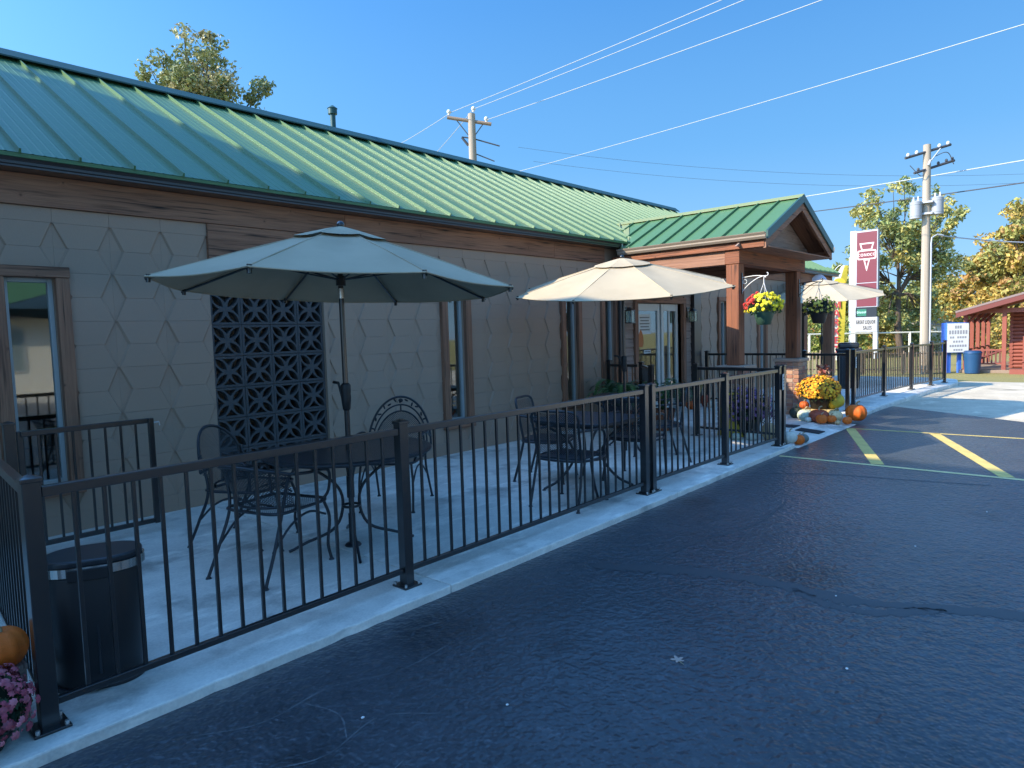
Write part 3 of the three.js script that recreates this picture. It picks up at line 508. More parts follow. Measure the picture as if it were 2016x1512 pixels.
function addPanel(f, x0, z0, x1, z1, { y0 = 0, y1 = 0, top = .955, bot = .10, gap = .114, rail = .042, inset = .034 } = {}) {
  const d = V(x1 - x0, 0, z1 - z0), L = d.length() - 2 * inset; d.normalize(); const ang = Math.atan2(d.x, d.z), dy = (y1 - y0) / (L + 2 * inset);
  const cx = (x0 + x1) / 2, cz = (z0 + z1) / 2, cy = (y0 + y1) / 2;
  for (const [nm, y, h, w] of [['top_rail', top, rail, .042], ['bottom_rail', bot, .03, .03]]) { const m = mesh(nm, rbox(w, h, L, 0, 0, 0, .004), M.fence, f); m.position.set(cx, cy + y, cz); m.rotation.set(-Math.atan(dy), ang, 0, 'YXZ'); }
  const n = Math.max(1, Math.round(L / gap) - 1), s = L / (n + 1), g = pickets(top - bot - rail / 2 - .013);
  for (let i = 1; i <= n; i++) { const t = inset + s * i, m = mesh('picket', g, M.fence, f); m.position.set(x0 + d.x * t, y0 + dy * t + bot + .014, z0 + d.z * t); m.rotation.y = ang; }
}
{
  const o = [-3.16, 0, -.655], f = thing('patio_fence', 'long black metal railing along the kerb edge of the near patio', 'fence', o), A = (x, z) => [x - o[0], z - o[2]];
  const P = [[-3.16, -.655], [-3.226, -2.54], [-3.272, -5.40], [-3.274, -5.53], [-3.262, -7.08], [-3.235, -8.55]];
  for (const p of P) addPost(f, ...A(...p)); addPost(f, ...A(-3.235, -8.70));
  addPanel(f, ...A(...P[0]), ...A(...P[1])); addPanel(f, ...A(...P[1]), ...A(...P[2])); addPanel(f, ...A(...P[3]), ...A(...P[4])); addPanel(f, ...A(...P[4]), ...A(...P[5]));
}
{ const f = thing('side_fence', 'black railing returning from the corner post toward the wall at the near end', 'fence', [-3.23, 0, -.66]); addPanel(f, 0, 0, -1.95, -.16, { inset: .0, gap: .1 }); addPost(f, -1.98, -.165); }
{ const f = thing('open_gate', 'open black metal gate standing near the leftmost window', 'gate', [-5.86, 0, -1.12]); addPost(f, 0, .0, 0, .98); const L = .93;
  const fr = merge([rbox(.04, .86, .04, .01, .5, -.06), rbox(.04, .86, .04, .04, .5, -L), rbox(.04, .04, L - .06, .025, .91, -L / 2 - .03), rbox(.035, .035, L - .06, .025, .09, -L / 2 - .03)]); mesh('gate_frame', fr, M.fence, f);
  for (let i = 1; i < 8; i++) { const m = mesh('picket', pickets(.8), M.fence, f); m.position.set(.025, .1, -.06 - (L - .06) * i / 8); } mesh('latch', merge([stick([.04, .89, -L], [.02, .89, -L - .07], .007), stick([.02, .89, -L - .07], [.02, .86, -L - .075], .006)]), M.bolt, f); }
{ const f = thing('ramp_railing', 'black railing across the patio end beside the yellow floor sign', 'fence', [-3.30, 0, -8.72]); addPanel(f, -.03, 0, -1.16, -.1, { inset: .0, bot: .12 }); addPost(f, -1.19, -.1); }
{ const f = thing('planter_railing', 'short black railing around the ferns left of the entrance', 'fence', [-6.3, 0, -9.34]); addPost(f, 0, 0, 0, 1.02, false); addPanel(f, 0, 0, .62, .08); addPost(f, .66, .09); addPanel(f, .66, .09, 1.28, .85); addPost(f, 1.30, .88); }
{ const f = thing('porch_railing', 'black railing along the far side of the porch in front of the siding', 'fence', [-6.25, 0, -12.75]); addPost(f, 0, 0, 0, 1.04, false); addPanel(f, 0, 0, .55, .02, { top: .99 }); addPost(f, .58, .02, 0, 1.04); addPanel(f, .58, .02, 1.9, .06, { top: .99 }); addPost(f, 1.93, .06, 0, 1.04); }
{ const f = thing('far_patio_railing', 'black railing from the right brick pier to the far patio gate post', 'fence', [-4.05, 0, -12.62]); addPanel(f, -.25, 0, .46, .02, { inset: 0, bot: .4, top: .985 }); addPost(f, .49, .02, 0, 1.06); }
{
  const o = [-3.66, .035, -13.25], f = thing('far_patio_fence', 'black railing along the kerb of the far walk beyond the porch', 'fence', o), A = (x, z) => [x - o[0], z - o[2]];
  const P = [[-3.66, -13.3], [-3.60, -15.15], [-3.46, -16.85], [-3.32, -18.1], [-3.2, -19.0]];
  P.forEach(p => addPost(f, ...A(...p))); for (let i = 0; i < 4; i++) addPanel(f, ...A(...P[i]), ...A(...P[i + 1]), { gap: .11 });
}
/* post notices */
function notice(x, z, ry, label) { const n = thing('post_notice', label, 'sign', [x, .81, z], ry, 'notices on gate posts'); mesh('board', rbox(.006, .2, .19, 0, 0, 0, .002), M.paper, n); for (let r = 0; r < 4; r++) mesh('text_line', box(.001, .018, [.13, .15, .11, .09][r], .0038, .055 - r * .037, 0), std([.22, .2, .2], .9), n); return n; }
notice(-3.195, -8.63, .25, 'small white notice on the end post of the near patio railing'); notice(-3.618, -13.3, .2, 'small white notice on the first post of the far patio railing');

/* ------------------------------------------------------------------ patio furniture */
function umbrella(label, pos, turn, rim, top, R, tilt, crank) {
  const u = thing('patio_umbrella', label, 'umbrella', pos, turn, 'tan patio umbrellas');
  mesh('pole', merge([cyl(.019, .019, top - .05, 0, 0, 0, 14)]), M.fence, u);
  mesh('joint', cyl(.0225, .0225, .07, 0, rim - .07, 0, 14), M.steel, u);
  const c = new THREE.Group(); c.name = 'canopy'; u.add(c); c.position.y = rim; c.rotation.set(...tilt);
  const Hc = top - rim, vert = k => V(Math.cos((k + .5) * Math.PI / 4) * R, 0, Math.sin((k + .5) * Math.PI / 4) * R), vent = .2;
  const surf = (k, s, t) => { const a = vert(k), b = vert(k + 1), e = a.clone().lerp(b, t), bow = Math.sin(Math.PI * t); e.multiplyScalar(s * (1 - .014 * bow * s * s)); e.y = Hc * (1 - Math.pow(s, 1.08)) - .035 * bow * Math.sin(Math.PI * Math.min(1, s * .75 + .1)) * s + .006 * (vnoise(.5 + e.x * .2, .5 + e.z * .2, 40, 40, 77 + k) - .5); return e; };
  const patch = (k, s0, s1, n, m, dy = 0) => { const v = [], uv = []; for (let i = 0; i < n; i++) for (let j = 0; j < m; j++) { const P = (a, b) => { const q = surf(k, s0 + (s1 - s0) * a / n, b / m); q.y += dy; return q; }, A = P(i, j), Bq = P(i + 1, j), Cq = P(i + 1, j + 1), D = P(i, j + 1); for (const q of [A, Bq, Cq, A, Cq, D]) { v.push(q.x, q.y, q.z); uv.push(q.x, q.z); } } const g = tri(v, uv); return toCreasedNormals(g, .5); };
  for (let k = 0; k < 8; k++) mesh('canopy_panel', patch(k, vent, 1, 14, 12), M.canvas, c);
  for (let k = 0; k < 8; k++) mesh('canopy_seam', tube([.2, .4, .6, .8, 1].map(s => { const e = surf(k, s, 0); e.y += .002; return e; }), .0045, 10, 4), M.canvas, c);
  mesh('vent_flap', merge(Array.from({ length: 8 }, (_, k) => patch(k, .02, .27, 3, 4, .022))), M.canvas, c); mesh('finial', new THREE.SphereGeometry(.028, 10, 8).translate(0, Hc + .028, 0), M.fence, c);
  for (let k = 0; k < 8; k++) { const a = vert(k); mesh('hem', merge([tube([a, surf(k, 1, .25), surf(k, 1, .5), surf(k, 1, .75), vert(k + 1)].map(q => q.clone()), .006, 8, 4)]), M.canvas, c); mesh('rib', merge([tube([V(0, Hc - .03, 0), a.clone().multiplyScalar(.5).setY(Hc * .5 - .02), a.clone().setY(-.015)], .009, 8, 5), cyl(.014, .014, .05, a.x * .985, -.035, a.z * .985, 6)]), M.fence, c); mesh('strut', stick(V(0, .06, 0), a.clone().multiplyScalar(.5).setY(Hc * .5 - .03), .006), M.fence, c); }
  mesh('runner', cyl(.035, .035, .07, 0, .02, 0, 10), M.fence, c);
  if (crank) { const k = mesh('crank_housing', new THREE.LatheGeometry([[.019, -.1], [.027, -.09], [.034, -.03], [.036, .0], [.033, .02], [.036, .04], [.036, .085], [.024, .1], [.019, .1]].map(p => new THREE.Vector2(...p)), 14).translate(0, 1.1, 0), M.plastic, u); mesh('crank_handle', merge([stick([-.02, 1.06, .02], [-.05, 1.2, .05], .009), stick([-.05, 1.2, .05], [-.085, 1.205, .085], .011)]), M.plastic, u); }
  return u;
}
umbrella('near umbrella in full shade above the round table', [-4.185, 0, -2.81], -.594, 1.88, 2.305, 1.25, [-.04, 0, .02], true);
umbrella('middle umbrella with sunlit canopy in front of the entrance door', [-4.67, 0, -7.25], -.23, 2.05, 2.40, 1.375, [.115, 0, -.10], true);
umbrella('farthest umbrella beyond the porch with sunlit canopy', [-5.42, .035, -17.1], -.5, 2.16, 2.54, 1.42, [.10, 0, -.09], true);

/* round table with scrolled pedestal legs */
{
  const t = thing('round_table', 'round black metal table under the near umbrella', 'table', [-4.185, 0, -2.81]);
  const g = new THREE.LatheGeometry([[.024, .715], [.57, .722], [.592, .722], [.604, .712], [.604, .698], [.592, .69], [.57, .70], [.024, .70]].map(p => new THREE.Vector2(...p)), 48); mesh('table_top', uvm(g, 'x'), M.tableTop, t);
  for (let k = 0; k < 4; k++) { const a = k * Math.PI / 2 + .5, c = Math.cos(a), s = Math.sin(a); mesh('leg', tube([[.46 * c, .69, .46 * s], [.30 * c, .62, .30 * s], [.10 * c, .46, .10 * s], [.06 * c, .30, .06 * s], [.13 * c, .14, .13 * s], [.33 * c, .06, .33 * s], [.42 * c, .02, .42 * s], [.45 * c, .011, .45 * s]], .011, 30), M.iron, t); }
  mesh('collar', merge([cyl(.028, .028, .16, 0, .36, 0, 12), new THREE.TorusGeometry(.062, .01, 6, 20).rotateX(Math.PI / 2).translate(0, .3, 0).toNonIndexed()]), M.iron, t);
  const b = thing('umbrella_base', 'slender dark foot holding the pole of the near umbrella', 'umbrella base', [-4.185, 0, -2.81]); mesh('foot', new THREE.LatheGeometry([[.021, .02], [.05, .018], [.06, .006], [.06, 0], [.021, 0]].map(p => new THREE.Vector2(...p)), 20), M.iron, b); mesh('sleeve', new THREE.LatheGeometry([[.021, .02], [.026, .02], [.026, .24], [.021, .24]].map(p => new THREE.Vector2(...p)), 14), M.iron, b);
}
/* armchair of expanded metal; front is +z */
const arc = (cx, cz, r, a0, a1, n, y) => Array.from({ length: n + 1 }, (_, i) => { const a = a0 + (a1 - a0) * i / n; return V(cx + Math.sin(a) * r, typeof y === 'function' ? y(i / n) : y, cz + Math.cos(a) * r); });
function seatPlate(w, d, y, mat, n = 10) { const v = [], uv = [], P = (i, j) => { const x = (i / n - .5) * 2, z = (j / n - .5) * 2, k = 1 - .10 * x * x * z * z; return [x * w / 2 * k, y - .018 * (1 - x * x) * (1 - z * z), z * d / 2 * k]; }; for (let i = 0; i < n; i++) for (let j = 0; j < n; j++) { const q = [P(i, j), P(i, j + 1), P(i + 1, j + 1), P(i, j), P(i + 1, j + 1), P(i + 1, j)]; for (const p of q) { v.push(...p); uv.push(p[0], p[2]); } } return tri(v, uv); }
function foot(x, z) { return cyl(.02, .014, .012, x, 0, z, 10); }
function chairBarrel(label, pos, turn, mode) {
  const c = thing('mesh_armchair', label, 'chair', pos, turn, 'black metal chairs at the round table');
  mesh('seat', seatPlate(.48, .46, .43, M.ironMesh), M.ironMesh, c); mesh('seat_rim', tube([[-.225, .43, -.215], [0, .427, -.235], [.225, .43, -.215], [.245, .428, 0], [.225, .43, .215], [0, .427, .24], [-.225, .43, .215], [-.245, .428, 0]], .011, 48, 6, true), M.iron, c);
  const v = [], uv = [], N = 16, Mm = 6, hTop = t => mode === 'hoop' ? .56 + .32 * Math.sqrt(Math.max(0, 1 - Math.pow(2 * t - 1, 2))) : .74 - .06 * Math.pow(2 * t - 1, 2);
  const Q = (t, s) => { const a = Math.PI + (t - .5) * (mode === 'hoop' ? 1.7 : 2.3), r = .265 + .05 * s, y = .46 + (hTop(t) - .46) * s; return V(Math.sin(a) * r, y, .02 + Math.cos(a) * r - .06 * s); };
  for (let i = 0; i < N; i++) for (let j = 0; j < Mm; j++) { const A = Q(i / N, j / Mm), Bq = Q((i + 1) / N, j / Mm), C = Q((i + 1) / N, (j + 1) / Mm), D = Q(i / N, (j + 1) / Mm); for (const [q, a, b] of [[A, i, j], [Bq, i + 1, j], [C, i + 1, j + 1], [A, i, j], [C, i + 1, j + 1], [D, i, j + 1]]) { v.push(q.x, q.y, q.z); uv.push(a / N * .6, (q.y)); } }
  mesh('backrest', tri(v, uv), M.ironMesh, c);
  mesh('back_frame', merge([tube(Array.from({ length: 17 }, (_, i) => Q(i / 16, 1)), .012, 48), tube(Array.from({ length: 9 }, (_, i) => Q(i / 8, 0)), .009, 32)]), M.iron, c);
  for (const s of [-1, 1]) {
    const e = Q(s < 0 ? 1 : 0, 1), l = Q(s < 0 ? 1 : 0, 0);
    mesh('arm', tube([[e.x, e.y, e.z], [s * .29, .66, .0], [s * .29, .655, .14], [s * .285, .62, .2], [s * .27, .5, .2], [s * .235, .43, .17]], .011, 28), M.iron, c);
    mesh('leg', merge([tube([[s * .22, .425, .2], [s * .235, .3, .235], [s * .225, .12, .22], [s * .235, .012, .235]], .011, 14), foot(s * .235, .235)]), M.iron, c);
    mesh('leg', merge([tube([[e.x * .98, hTop(.08) - .04, e.z], [s * .235, .43, -.19], [s * .245, .2, -.28], [s * .255, .012, -.37]], .011, 16), foot(s * .255, -.37)]), M.iron, c);
    mesh('brace', tube([[s * .24, .2, -.285], [s * .24, .34, -.12], [s * .235, .385, .05], [s * .232, .33, .2]], .008, 14), M.iron, c);
  }
  return c;
}
chairBarrel('low barrel back mesh armchair on the railing side of the round table', [-4.20, 0, -2.24], Math.atan2(-.25, -.92), 'barrel');
chairBarrel('hoop back mesh armchair between the round table and the pierced screen', [-4.93, 0, -2.42], Math.atan2(.85, -.42), 'hoop');
/* scroll topped chair */
{
  const c = thing('scroll_chair', 'arched chair with leaf scrolls on its back behind the round table', 'chair', [-4.86, 0, -3.72], Math.atan2(.66, .92), 'black metal chairs at the round table');
  mesh('seat', seatPlate(.48, .46, .43), M.ironMesh, c); mesh('seat_rim', tube([[-.225, .43, -.215], [0, .427, -.235], [.225, .43, -.215], [.245, .428, 0], [.225, .43, .215], [0, .427, .24], [-.225, .43, .215], [-.245, .428, 0]], .011, 48, 6, true), M.iron, c);
  const arch = (w, h, dz = 0) => Array.from({ length: 17 }, (_, i) => { const a = Math.PI * i / 16; return V(-Math.cos(a) * w, .52 + Math.sin(a) * h, -.24 - .10 * Math.sin(a) + dz); });
  mesh('back_frame', merge([tube(arch(.30, .44), .011, 40), tube(arch(.262, .365), .008, 36), tube(arch(.235, .305), .008, 36), tube([[-.3, .52, -.24], [-.25, .44, -.22]], .011), tube([[.3, .52, -.24], [.25, .44, -.22]], .011), stick([0, .82, -.33], [0, .885, -.335], .008)]), M.iron, c);
  const leaf = []; for (let i = 2; i <= 14; i++) { const a = Math.PI * i / 16, r = .283, h = .405, P = V(-Math.cos(a) * r, .52 + Math.sin(a) * h, -.24 - .10 * Math.sin(a)); const g = new THREE.SphereGeometry(1, 7, 5).toNonIndexed(); g.scale(.022, .009, .006); g.rotateZ(a + (i % 2 ? .9 : -.7)); g.translate(P.x, P.y + (i % 2 ? .008 : -.008), P.z); leaf.push(g); } { const g = new THREE.SphereGeometry(.024, 8, 6).toNonIndexed(); g.scale(1, .8, .5); g.translate(0, .925, -.34); leaf.push(g); }
  mesh('leaf_scroll', merge(leaf), M.iron, c);
  const v = [], uv = []; const S = arch(.235, .305); for (let i = 0; i < 16; i++) for (let j = 0; j < 5; j++) { const P = (k, t) => { const q = S[k].clone(); q.y = .46 + (q.y - .46) * t; q.z = -.225 + (q.z + .225) * t; return q; }, a = P(i, j / 5), b = P(i + 1, j / 5), d = P(i + 1, (j + 1) / 5), e = P(i, (j + 1) / 5); for (const q of [a, b, d, a, d, e]) { v.push(q.x, q.y, q.z); uv.push(q.x, q.y); } } mesh('backrest', tri(v, uv), M.ironMesh, c);
  for (const s of [-1, 1]) { mesh('arm', tube([[s * .29, .60, -.25], [s * .30, .66, -.1], [s * .30, .655, .1], [s * .295, .61, .18], [s * .27, .5, .17], [s * .235, .43, .14]], .011, 26), M.iron, c); mesh('leg', merge([tube([[s * .225, .425, .2], [s * .24, .25, .225], [s * .235, .012, .235]], .011, 12), foot(s * .235, .235)]), M.iron, c); mesh('leg', merge([tube([[s * .25, .44, -.21], [s * .245, .3, -.25], [s * .26, .012, -.37]], .011, 12), foot(s * .26, -.37)]), M.iron, c); mesh('brace', tube([[s * .245, .24, -.27], [s * .24, .36, -.1], [s * .235, .36, .06], [s * .235, .24, .21]], .008, 14), M.iron, c); }
}
/* square mesh tables and stacking chairs */
function squareTable(label, pos, turn, w) {
  const t = thing('square_table', label, 'table', pos, turn, 'square patio tables'); const sh = new THREE.Shape(), r = .09, h = w / 2; sh.moveTo(-h + r, -h); sh.lineTo(h - r, -h); sh.quadraticCurveTo(h, -h, h, -h + r); sh.lineTo(h, h - r); sh.quadraticCurveTo(h, h, h - r, h); sh.lineTo(-h + r, h); sh.quadraticCurveTo(-h, h, -h, h - r); sh.lineTo(-h, -h + r); sh.quadraticCurveTo(-h, -h, -h + r, -h);
  const g = new THREE.ExtrudeGeometry(sh, { depth: .016, bevelEnabled: true, bevelSize: .006, bevelThickness: .004, bevelSegments: 2 }); g.rotateX(-Math.PI / 2); g.translate(0, .675, 0); mesh('table_top', uvm(g, 'x'), M.tableTop, t);
  mesh('apron', merge([box(w - .14, .03, .012, 0, .655, h - .06), box(w - .14, .03, .012, 0, .655, -h + .06), box(.012, .03, w - .14, h - .06, .655, 0), box(.012, .03, w - .14, -h + .06, .655, 0)]), M.iron, t);
  for (const a of [-1, 1]) for (const b of [-1, 1]) mesh('leg', merge([tube([[a * (h - .07), .665, b * (h - .07)], [a * .15, .5, b * .15], [a * .1, .3, b * .1], [a * .2, .1, b * .2], [a * (h - .1), .012, b * (h - .1)]], .013, 24), foot(a * (h - .1), b * (h - .1))]), M.iron, t);
  mesh('ring', new THREE.TorusGeometry(.15, .009, 6, 24).rotateX(Math.PI / 2).translate(0, .3, 0), M.iron, t);
}
squareTable('square black mesh table in the middle of the near patio', [-3.83, 0, -5.28], .03, .82); squareTable('square table under the middle umbrella', [-4.67, 0, -7.25], .3, .8);
let chairProto;
function chairSling(label, pos, turn) {
  if (chairProto) return dup(chairProto, pos, turn, label);
  const c = chairProto = thing('stacking_chair', label, 'chair', pos, turn, 'black stacking chairs at the square tables');
  mesh('seat', uvm(rbox(.44, .018, .43, 0, .43, .0, .006), 'x'), M.tableTop, c); mesh('seat_frame', tube([[-.22, .42, -.21], [.22, .42, -.21], [.225, .42, .2], [-.225, .42, .2]], .012, 40, 6, true), M.iron, c);
  const v = [], uv = [], P = (i, j) => { const x = (i / 8 - .5) * .42, t = j / 6; return [x, .47 + .36 * t, -.2 - .07 * t - .035 * (1 - Math.pow(x / .21, 2))]; }; for (let i = 0; i < 8; i++) for (let j = 0; j < 6; j++) for (const q of [P(i, j), P(i + 1, j), P(i + 1, j + 1), P(i, j), P(i + 1, j + 1), P(i, j + 1)]) { v.push(...q); uv.push(q[0], q[1]); }
  mesh('backrest', tri(v, uv), M.ironMesh, c); mesh('back_frame', tube([[-.22, .42, -.2], [-.225, .65, -.24], [-.215, .83, -.28], [0, .85, -.32], [.215, .83, -.28], [.225, .65, -.24], [.22, .42, -.2]], .013, 40), M.iron, c);
  for (const s of [-1, 1]) { mesh('arm', tube([[s * .225, .68, -.24], [s * .245, .67, -.05], [s * .245, .655, .12], [s * .24, .6, .19], [s * .225, .43, .2]], .012, 24), M.iron, c); mesh('leg', merge([stick([s * .222, .43, .2], [s * .235, .012, .215], .015, .012), foot(s * .235, .215)]), M.iron, c); mesh('leg', merge([tube([[s * .222, .43, -.2], [s * .235, .22, -.25], [s * .24, .012, -.31]], .013, 10), foot(s * .24, -.31)]), M.iron, c); }
  return c;
}
chairSling('stacking chair with its back to the camera at the middle table, against the railing', [-3.64, 0, -4.76], Math.PI + .12);
chairSling('stacking chair on the wall side of the middle table', [-4.42, 0, -5.42], Math.PI / 2 - .35);
chairSling('stacking chair on the far side of the middle table', [-3.72, 0, -5.98], -.15);
chairSling('stacking chair beside the middle umbrella, behind the fourth railing panel', [-4.02, 0, -6.92], Math.PI + .75);
/* pedal bin */
{
  const b = thing('pedal_bin', 'oval black pedal bin with chrome band behind the railing corner', 'trash can', [-3.45, 0, -.93], 1.15); b.scale.set(1.02, .9, 1.0);
  const oval = (w, d, r) => { const s = new THREE.Shape(), a = w / 2 - r; s.absarc(a, 0, d / 2, -Math.PI / 2, Math.PI / 2); s.absarc(-a, 0, d / 2, Math.PI / 2, Math.PI * 1.5); return s; };
  const ex = (w, d, r, y0, y1, bev) => { const g = new THREE.ExtrudeGeometry(oval(w - 2 * bev, d - 2 * bev, r), { depth: y1 - y0 - 2 * bev, bevelEnabled: bev > 0, bevelSize: bev, bevelThickness: bev, bevelSegments: 3, curveSegments: 14 }); g.rotateX(-Math.PI / 2); g.translate(0, y0 + bev, 0); return g; };
  const body = ex(.40, .27, .135, .012, .58, .012); { const p = body.attributes.position; for (let i = 0; i < p.count; i++) { const k = .88 + .12 * (p.getY(i) / .58); p.setX(i, p.getX(i) * k); p.setZ(i, p.getZ(i) * k); } body.computeVertexNormals(); } mesh('body', toCreasedNormals(body, .6), M.plastic, b);
  mesh('foot_ring', ex(.37, .25, .125, 0, .02, .004), M.plasticLid, b); mesh('lid', ex(.41, .28, .14, .625, .66, .01), M.plasticLid, b); mesh('lid_rim', ex(.405, .275, .137, .582, .626, .0), M.steel, b);
  mesh('handle_recess', rbox(.16, .06, .02, 0, .588, .133, .006), M.plastic, b); mesh('seam_strip', rbox(.012, .44, .008, .02, .3, .124, .002), M.plasticLid, b); mesh('pedal', rbox(.09, .014, .05, 0, .03, .13, .004), M.steel, b);
}
/* yellow folding floor sign */
{
  const s = thing('floor_sign', 'yellow folding wet floor sign behind the end of the patio railing', 'floor sign', [-4.05, 0, -8.98], .75);
  for (const k of [-1, 1]) { const sh = new THREE.Shape([[-.15, 0], [.15, 0], [.105, .62], [-.105, .62]].map(p => new THREE.Vector2(...p))); sh.holes.push(new THREE.Path([[-.05, .56], [.05, .56], [.05, .59], [-.05, .59]].map(p => new THREE.Vector2(...p)))); const g = new THREE.ExtrudeGeometry(sh, { depth: .012, bevelEnabled: true, bevelSize: .004, bevelThickness: .003, bevelSegments: 1 }); g.rotateX(k * -.2); g.translate(0, .004, k * .125 - .006); mesh('panel', g, std([.62, .44, .03], .5), s); }
  mesh('hinge', stick([-.1, .612, 0], [.1, .612, 0], .012), M.plastic, s);
}
/* door mats on the landing */
for (const [x, z, l] of [[-3.78, -10.30, 'dark mat on the landing nearer the right brick pier'], [-3.36, -10.10, 'dark mat on the landing nearer the asphalt']]) { const m = mesh('floor_mat', uvm(rbox(.34, .012, .26, 0, .006, 0, .004), 'x'), std([.03, .03, .033], .95, { bumpMap: rep(T.fine, 6), bumpScale: .003 })); tag(m, l, 'mat'); m.position.set(x, x > -3.6 ? -.021 : .0, z); if (x > -3.6) m.rotation.z = -.082; }
/* fallen leaf */
{
  const s = new THREE.Shape(); const n = 26; for (let i = 0; i <= n; i++) { const a = i / n * Math.PI * 2, r = .024 * (1 + .45 * Math.cos(a * 5)) * (a > 4.3 && a < 5.1 ? .8 : 1); i ? s.lineTo(Math.cos(a) * r, Math.sin(a) * r) : s.moveTo(Math.cos(a) * r, Math.sin(a) * r); }
  const g = new THREE.ExtrudeGeometry(s, { depth: .0015, bevelEnabled: false }); g.rotateX(-Math.PI / 2 + .06); const p = g.attributes.position; for (let i = 0; i < p.count; i++) p.setY(i, p.getY(i) + 3.5 * (p.getX(i) ** 2)); g.computeVertexNormals();
  const f = thing('fallen_leaf', 'single pale lobed leaf lying on the dark asphalt', 'leaf', [-1.535, -.047, -2.8]); mesh('blade', g, std([.42, .32, .27], .8), f); mesh('stalk', stick([.012, .003, .012], [.048, .004, .03], .0016), M.stem, f);
  let k = 0; for (const [x, z] of [[-1.2, -4.05], [-.9, -3.2], [-2.3, -1.55], [-1.05, -5.3], [-1.9, -2.0], [-.8, -6.6]]) { const q = mesh('pebble', new THREE.IcosahedronGeometry(.004 + .003 * rnd(), 1).scale(1, .6, 1.2), M.white); q.position.set(x, -.0465, z); tag(q, ['tiny pale pebble on the asphalt beside the tar line', 'tiny pale pebble on the open asphalt right of the leaf', 'tiny pale pebble on the asphalt near the bin', 'tiny pale pebble on the asphalt beyond the tar line', 'tiny pale pebble on the asphalt between kerb and leaf', 'tiny pale pebble on the asphalt before the yellow line'][k++], 'pebble', 'pebbles on the asphalt'); }
}

/* ------------------------------------------------------------------ pumpkins, flowers, planters */
function pumpkinGeo(R, flat, lobes, asym = 0) {
  const g = new THREE.SphereGeometry(1, 40, 18), p = g.attributes.position;
  for (let i = 0; i < p.count; i++) { const x = p.getX(i), y = p.getY(i), z = p.getZ(i), a = Math.atan2(z, x), rad = Math.hypot(x, z), lob = 1 - .085 * Math.pow(Math.abs(Math.sin(a * lobes / 2)), .5) * 0 - .09 * Math.pow(1 - Math.abs(Math.sin(a * lobes / 2)), 3) * rad; const dim = .24 * Math.exp(-rad * rad * 9); const k = lob * (1 + asym * y * .25); p.setXYZ(i, x * R * k, (y - Math.sign(y) * dim) * R * flat, z * R * k); }
  g.computeVertexNormals(); return g;
}
const skins = { orange: [.78, .15, .008], deep: [.55, .10, .012], red: [.38, .075, .035], white: [.66, .66, .56], cream: [.70, .56, .30], yellow: [.70, .50, .04], green: [.035, .055, .04], gray: [.15, .19, .17], tan: [.60, .42, .22], pale: [.50, .57, .45] };
function pumpkin(label, pos, R, skin, { flat = .82, lobes = 10, stem = 'stem', tilt = 0, turn = 0, asym = 0, long = .5 } = {}) {
  const p = thing('pumpkin', label, 'pumpkin', [pos[0], pos[1], pos[2]], turn, 'autumn pumpkins and gourds'); const h = R * flat * .86;
  const t = new THREE.Group();
  const body = mesh('body', pumpkinGeo(R, flat, lobes, asym), std(skins[skin], .6, { map: rep(T.vary, 3), bumpMap: rep(T.fine, 3), bumpScale: .002 }), p); body.position.y = h; body.rotation.z = tilt;
  const st = mesh('stem', merge([tube([[0, -.02 * R, 0], [0, .22 * R, 0], [long * .25 * R, .42 * R, .05 * R], [long * .7 * R, .52 * R, .1 * R]], R * .085, 10, 7), cyl(R * .16, R * .085, R * .12, 0, -.04 * R, 0, 7)]), M[stem], body); st.position.y = R * flat * .72;
  return p;
}
